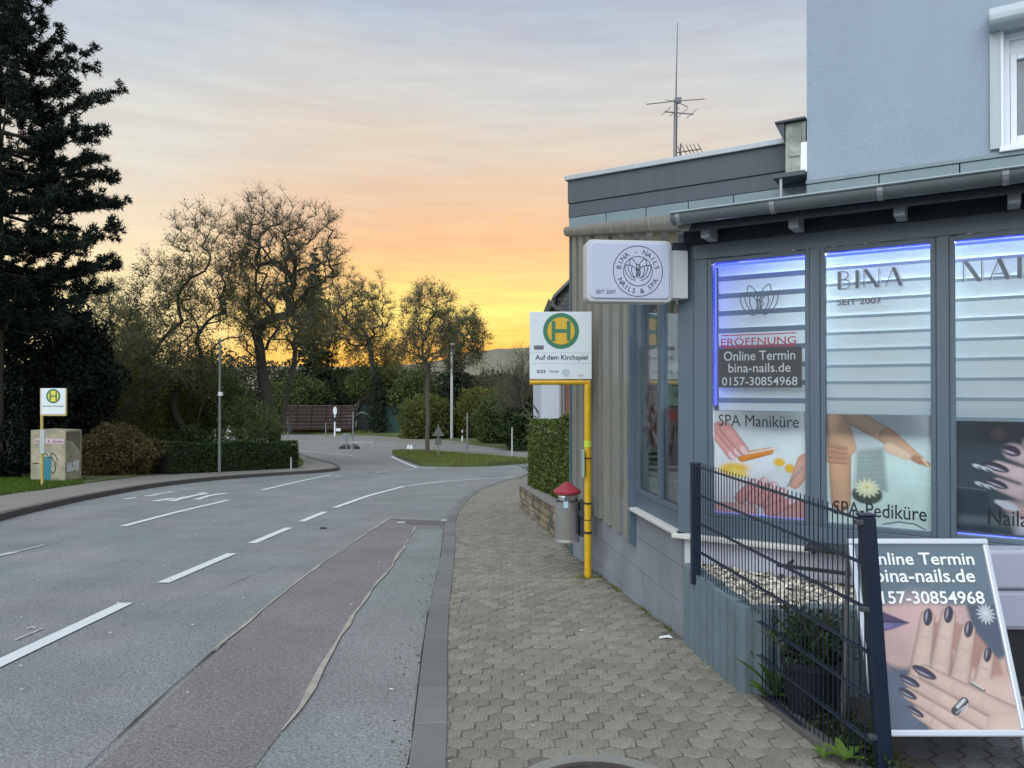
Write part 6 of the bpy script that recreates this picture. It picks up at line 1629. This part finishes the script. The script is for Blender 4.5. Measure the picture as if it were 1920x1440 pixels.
# ================================================================== street furniture on the far side
M_galv = mat('galvanised_steel', (.26, .28, .28), .5, metal=.4, var=.1, vscale=8)
M_lampw = mat('pale_lamp_post', (.45, .46, .44), .5)
def post(name, label, cat, px, pyb, pyt, r, m, D=None, extra=None):
    D = D or G(px, pyb, .1)[1]; x = loc(px, D); zb = g(D)+.05; t = thing(name, label, cat, (x, D, zb)); h = PZ(pyt, D)-zb
    MB().tube([(0, 0, -.1), (0, 0, h*.5), (0, 0, h)], [r*1.15, r, r*.8], 8).build('post', m, t, smooth=True)
    return t, D, h
t, D, h = post('street_lamp', 'slim grey lamp post in front of the long low hedge', 'lamp post', 412, 888, 634, .044, mat('dull_lamp_post', (.15, .17, .165), .6))
MB().tube([(0, 0, h), (.05, 0, h+.03), (.8, .2, h+.12)], .010, 6).build('arm', M_galv, t)
MB().box(-.03, .09, -.06, .06, PZ(742, D)-t.location.z, PZ(735, D)-t.location.z).build('band_clamp', M_upvc, t)
t, D, h = post('street_lamp', 'pale lamp post behind the grassy traffic island', 'lamp post', 847, 824, 652, .10, M_lampw); MB().tube([(0, 0, h), (0, -.4, h+.1), (.2, -1.2, h+.15)], .04, 6).build('arm', M_lampw, t); MB().box(.05, .35, -1.9, -1.1, h+.1, h+.22).build('lamp_head', M_lampw, t, bevel=.03)
t, D, h = post('sign_post', 'thin grey post at the far end of the clipped hedge', 'post', 540, 846, 783, .035, M_galv)
MB().box(-.02, .22, -.05, -.03, h*.60, h*.78).build('small_sign', M_int, t)
t, D, h = post('delineator_post', 'short pale marker post standing at the hedge corner', 'post', 546, 880, 857, .03, M_lampw)
for (lb, px, pb, pt) in (('left thin post on the small dark traffic island', 650, 840, 812), ('right taller thin post on the small dark traffic island', 662, 840, 772), ('thin post beside the far left end of the crossing road', 611, 818, 792),
                         ('grey post on the right part of the grassy island', 876, 857, 774), ('thin pale post near the conifer hedge at the crossing road', 960, 850, 802)):
    t, D, h = post('road_post', lb, 'post', px, pb, pt, .045, M_galv if px != 960 else M_lampw)
    if px == 650: MB().box(-.25, .25, -.06, -.04, h-.35, h).build('sign_back', M_galv, t)
t, D, h = post('road_sign', 'grey back of a triangular road sign beside the island tree', 'road sign', 822, 858, 796, .035, M_galv)
s_ = .30; z_ = h-.05
MB().prism([(0, 0)]*0 or [(-s_, -.05), (s_, -.05), (s_, -.03), (-s_, -.03)], z_-.52, z_-.50).build('lower_edge', M_galv, t)
m_ = MB(); m_.add([(-s_, -.05, z_-.5), (s_, -.05, z_-.5), (0, -.05, z_), (-s_, -.03, z_-.5), (s_, -.03, z_-.5), (0, -.03, z_)], [(0, 1, 2), (3, 5, 4), (0, 3, 4, 1), (1, 4, 5, 2), (2, 5, 3, 0)]); m_.build('sign_back', mat('dull_sign_back', (.12, .13, .12), .6), t)
MB().box(-.17, .17, -.06, -.035, z_-1.0, z_-.68).build('second_sign_back', mat('dull_sign_back', (.12, .13, .12), .6), t)
t, D, h = post('road_sign', 'white oval sign on a striped pole in front of the log wall', 'road sign', 628, 803, 769, .07, M_upvc, 61.5)
m_ = MB(); m_.add([(.16*math.cos(q)+.03, -.1, h-.05+.34*math.sin(q)) for q in np.linspace(0, 2*PI, 17)[:-1]]+[(.16*math.cos(q)+.03, -.04, h-.05+.34*math.sin(q)) for q in np.linspace(0, 2*PI, 17)[:-1]], [tuple(range(16)), tuple(range(16, 32))[::-1]]+[(k, 16+k, 16+(k+1) % 16, (k+1) % 16) for k in range(16)]); m_.build('oval_plate', M_upvc, t)
MB().tube([(0, 0, h*.55), (0, 0, h*.72)], .08, 8).build('dark_band', M_black, t); MB().box(.1, .5, -.1, 0, .35, .6).build('side_box', M_upvc, t, bevel=.04)
t, D, h = post('bollard', 'black and white striped bollard right of the pale lamp post', 'bollard', 867, 828, 806, .06, M_upvc)
MB().tube([(0, 0, h*.55), (0, 0, h*.8)], .075, 8).build('dark_band', M_black, t)
for px, lb in ((766, 'left white bollard cone by the crossing'), (772, 'right white bollard cone by the crossing')):
    D = G(px, 843, .1)[1]; t = thing('bollard', lb, 'bollard', (loc(px, D), D, g(D))); MB().lathe(0, 0, [(.16, 0), (.10, .25), (.05, .38), (.01, .40)], 10).build('body', M_upvc, t)
    MB().box(-.12, .12, -.12, .12, 0, .04).build('foot', M_galv, t)
t, D, h = post('utility_pole', 'dark wooden utility pole with a crossarm far behind the shrubs', 'utility pole', 914, 775, 703, .12, M_bark, 92)
MB().box(-.9, .9, -.08, .08, h-.35, h-.2).build('crossarm', M_bark, t)
wb = thing('white_board', 'small white board on posts beyond the hedge left of the twin-stemmed bush', 'sign', (loc(433, 50), 50, g(50)))
MB().box(-.22, .22, -.03, .03, .9, 1.5).build('board', M_upvc, wb, bevel=.01)
for q in (-.19, .19): MB().box(q-.03, q+.03, .032, .09, 0, 1.45).build('post', M_upvc, wb)
t = thing('guard_railing', 'low white railing across the small traffic island', 'railing', (loc(672, 46), 46, g(46)))
MB().tube([(-.5, 0, .55), (.9, 0, .55)], .03, 6).build('rail', M_lampw, t)
for q in (-.45, .2, .85): MB().tube([(q, 0, .1), (q, 0, .55)], .03, 6).build('upright', M_lampw, t)

# ================================================================== clothing bank container
cb = thing('clothing_container', 'beige graffiti-covered clothing container beside the far bus stop sign', 'container', (0, 0, 0))
Dc = 21.2; kx_ = Dc/F_PX
cO = Vector((loc(122, 20.6), 20.6, g(20.6)+.10)); f1 = Vector((loc(58, 20.9), 20.9, 0)); f2 = Vector((loc(152, 21.3), 21.3, 0))
cb.location = cO; cinv = Matrix.Translation(-cO)
cU = Vector((cO.x-f1.x, cO.y-f1.y, 0)); WA = cU.length; cU.normalize(); cN = Vector((cU.y, -cU.x, 0)); FC = (Vector((f1.x, f1.y, cO.z)), cU, cN, ZV)
sU = Vector((f2.x-cO.x, f2.y-cO.y, 0)); WS = sU.length; sU.normalize(); sN = Vector((sU.y, -sU.x, 0)); FD = (cO, sU, sN, ZV)
M_cont = mat('container_paint', (.40, .36, .25), .7, var=.25, vscale=5, var2=(.27, .25, .18), speck=.15, sscale=30)
HC = 1.43
m_ = MB((Vector((0, 0, cO.z)), Vector((1, 0, 0)), Vector((0, 1, 0)), ZV)); bk = Vector((f1.x+f2.x-cO.x, f1.y+f2.y-cO.y, 0))
m_.prism([(f1.x, f1.y), (cO.x, cO.y), (f2.x, f2.y), (bk.x, bk.y+.3)], 0, HC); adopt(m_.build('body', M_cont, bevel=.01), cb, cinv)
for q in (0, WS-.03): adopt(mk(FD).box(q, q+.03, .002, .02, 0, HC).build('edge_trim', M_cont), cb, cinv)
adopt(mk(FD).box(.03, WS-.03, .002, .02, HC-.05, HC).build('edge_trim', M_cont), cb, cinv)
m_ = mk(FD); m_.add([(.04, .003, HC-.06), (WS-.04, .003, HC-.06), (WS-.04, .003, HC-.60), (.30, .003, HC-.30), (.04, .003, HC-.28)], [(0, 1, 2, 3, 4)]); adopt(m_.build('chute_shade', mat('container_shadow_paint', (.16, .14, .10), .8, var=.4, vscale=6)), cb, cinv)  # flat patch, shade of the chute put into a darker paint colour
adopt(mk(FD).box(.08, WS-.08, .003, .008, .28, .56).build('white_label', mat('label_white', (.62, .62, .60), .6, var=.2, vscale=12)), cb, cinv)
adopt(mk(FC).box(.12, WA-.02, .002, .007, 1.06, 1.20).build('label_strip', mat('pink_label', (.55, .42, .46), .6)), cb, cinv)
adopt(lettering('Kleider  &  Schuhe', FC, .16, WA-.06, 1.09, 1.17, .009, mat('dark_red_print', (.10, .03, .05), .6), None), cb, cinv)
M_teal = mat('teal_print', (.03, .19, .25), .6); m_ = mk(FC); m_.add([(.44, .004, .62), (.73, .004, .62), (.68, .004, .02), (.48, .004, .02)], [(0, 1, 2, 3)]); adopt(m_.build('printed_bin_picture', M_teal), cb, cinv)
adopt(mk(FC).box(.42, .75, .003, .006, .63, .70).build('printed_bin_lid', M_teal), cb, cinv)
m_ = mk(FC)
for pts in (catmull([(.40, .45), (.44, .72), (.52, .80), (.66, .66), (.74, .80), (.86, .74), (.95, .60)], 5), catmull([(.72, .70), (.84, .55), (.86, .35), (.78, .25), (.72, .30)], 5), [(.08, .50), (.30, .52)], catmull([(.40, .2), (.40, .38), (.36, .52)], 4)): m_.stroke(pts, .022, .010)
adopt(m_.build('graffiti', M_black), cb, cinv)
m_ = mk(FD)
for pts in (catmull([(.12, .50), (.2, .56), (.3, .52), (.38, .56)], 4), [(.30, .5), (.34, .38)], [(.40, .33), (.42, .25)], [(.24, .68), (.25, .74)]): m_.stroke(pts, .018, .012)
adopt(m_.build('graffiti', M_black), cb, cinv)

# ================================================================== plant pot, weeds by the fence
M_pot = mat('black_plastic_pot', (.012, .013, .018), .45)
xq, yq = 1.452, 3.62
pt = thing('plant_pot', 'black plastic pot with a small evergreen shrub behind the mesh fence', 'plant pot', (xq, yq, g(yq)+.07))
MB().lathe(0, 0, [(.105, 0), (.14, .24), (.15, .245), (.15, .28), (.135, .28), (.13, .24)], 28).build('pot', M_pot, pt, smooth=True)
MB().lathe(0, 0, [(.128, .235), (.06, .25), (.005, .255)], 20).build('soil', M_soil, pt)
ps = thing('potted_shrub', 'small dark-leaved shrub growing in the black pot', 'plant', (xq, yq, g(yq)+.31))
C = blob_points(1500, .16, .13, .14, shell=.8, lump=.3, seed=91); C[:, 2] += .12; V, Fq = leaves(C, .016, asp=.5); mobj('foliage', mesh_np('foliage', V, Fq), M_hedge, ps)
T = Tree(92, .3, .25, .0015)
for k in range(14): T.grow((0, 0, 0), (random.uniform(-.7, .7), random.uniform(-.7, .7), 1), .30, .003, 1, 2, [0, 4], .5, .5)
V, Fq = tubes_np(T.thick+T.thin, 4); mobj('stems', mesh_np('stems', V, Fq), M_bark_g, ps)['kind'] = 'stuff'
def weed(label, x, y, n, L_, w_, m, zoff=.08, up=(.5, 1.1)):
    t = thing('weed', label, 'plant', (x, y, g(y)+zoff))
    for k in range(n):
        a = k/n*2*PI+random.uniform(-.3, .3); el = random.uniform(*up); ln = L_*random.uniform(.7, 1.15)
        F_ = (Vector((0, 0, 0)), Vector((math.cos(a), math.sin(a), 0)), Vector((-math.sin(a), math.cos(a), 0)), ZV); m_ = MB(F_); out = []
        for i in range(7):
            s_ = i/6; ww = w_*math.sin(PI*min(1, .12+s_*.86))**.8*(1 if i < 6 else .05); xx = ln*s_*math.cos(el*(1-.5*s_)); zz = ln*(s_*math.sin(el)-.55*s_*s_*math.cos(el)*.6)
            out += [(xx, -ww, zz+ww*.35), (xx, 0, zz), (xx, ww, zz+ww*.35)]
        m_.add(out, [(3*i+j, 3*i+j+1, 3*i+4+j, 3*i+3+j) for i in range(6) for j in (0, 1)]); m_.build('leaf', m, t, smooth=True)
    return t
weed('broad-leaved bright weed at the end of the palisade planter', 1.305, 3.80, 9, .17, .026, M_weed)
weed('taller upright weed between planter corner and black pot', 1.345, 3.80, 6, .26, .024, leafmat('weed_leaves_dark', (.06, .11, .025), .3, .3), .08, (1.0, 1.4))
weed('green rosette weed at the foot of the leaning fence post', 1.36, 3.06, 8, .10, .018, M_weed, .09)
weed('small weed on the pavement edge at the front', 1.295, 3.12, 6, .06, .010, M_weed, .08)
soilp = [(1.33, 3.80), (1.62, 3.85), (1.58, 3.3), (1.50, 2.7), (1.44, 2.9)]
C = np.array(scatter(soilp, 2600, .085)); C[:, 2] += rng.random(len(C))**3*.09; V, Fq = leaves(C, .011, asp=.6)
stuff(mobj('ground_cover', mesh_np('ground_cover', V, Fq), leafmat('ground_cover_leaves', (.035, .05, .018), .2, .6)))
blades('grass', [(1.15-.129*t_-.03*random.random()-.01, 4.97+.99*t_, g(4.97+.99*t_)+.06) for t_ in [random.uniform(.2, 3.0)**1.0 for _ in range(500)] if math.sin(t_*4.0)+math.sin(t_*9) > .2]+[(.70+random.gauss(0, .06), 7.08+random.gauss(0, .08), g(7.1)+.06) for _ in range(260)], .03, .003, M_grassb)
# small litter on the ground
t = thing('paper_scrap', 'white crumpled paper scrap on the pavement near the wall corner', 'litter', (1.02, 4.98, g(4.98)+.07)); m_ = MB(); m_.add([(-.05, -.02, 0), (.0, -.03, .012), (.05, -.01, .0), (.03, .02, .014), (-.03, .03, .0)], [(0, 1, 3), (0, 3, 4), (1, 2, 3)]); m_.build('paper', M_whitep, t)

# tiny pale grit on the road and pavement, leaf bits along the kerb
V, Fq = [], []
for _ in range(260):
    y = random.uniform(3, 16); x = random.uniform(-8, 1.1)*(y/9)**.3
    if x > .9 and y > 4.5: continue
    r_ = random.uniform(.004, .011); zz = g(y)+(.076 if kx(y, KRs)+.1 < x < 1.2 else .014); n = len(V)
    a = random.random()*PI
    V += [(x+r_*math.cos(a+k*PI/2)*(1.6 if k % 2 else 1), y+r_*math.sin(a+k*PI/2), zz) for k in range(4)]+[(x, y, zz+r_*.5)]; Fq += [(n, n+1, n+4), (n+1, n+2, n+4), (n+2, n+3, n+4), (n+3, n, n+4)]
me = bpy.data.meshes.new('grit'); me.from_pydata(V, [], Fq); me.update(); stuff(mobj('grit', me, mat('grit', (.42, .42, .38), .8, island=.5)))
V = []
for _ in range(700):
    y = random.uniform(2.8, 20)
    if random.random() < .5: x = kx(y, KRs)-.03-abs(random.gauss(0, .10)); zz = g(y)+.014
    elif y < 8.4 and y > 5: x = 1.15-.129*(y-4.97)/.99-.03-abs(random.gauss(0, .05)); zz = g(y)+.078
    else: continue
    V.append((x, y, zz))
V2, F2 = leaves(np.array(V), .008, flat=.15); stuff(mobj('leaf_litter', mesh_np('leaf_litter', V2, F2), mat('dry_bits', (.07, .055, .035), .9, island=.5)))

# hairline cracks and dark spots on the carriageway
for pp in ([(0, 1110), (70, 1085), (160, 1072), (240, 1050)], [(300, 1010), (420, 985), (520, 962)],
           [(380, 1120), (470, 1080), (520, 1062)]):
    sheet_line('road_crack', GL(*pp), .0045, .0095, mat('hairline_crack', (.07, .075, .07), .95), road, .014, .9)
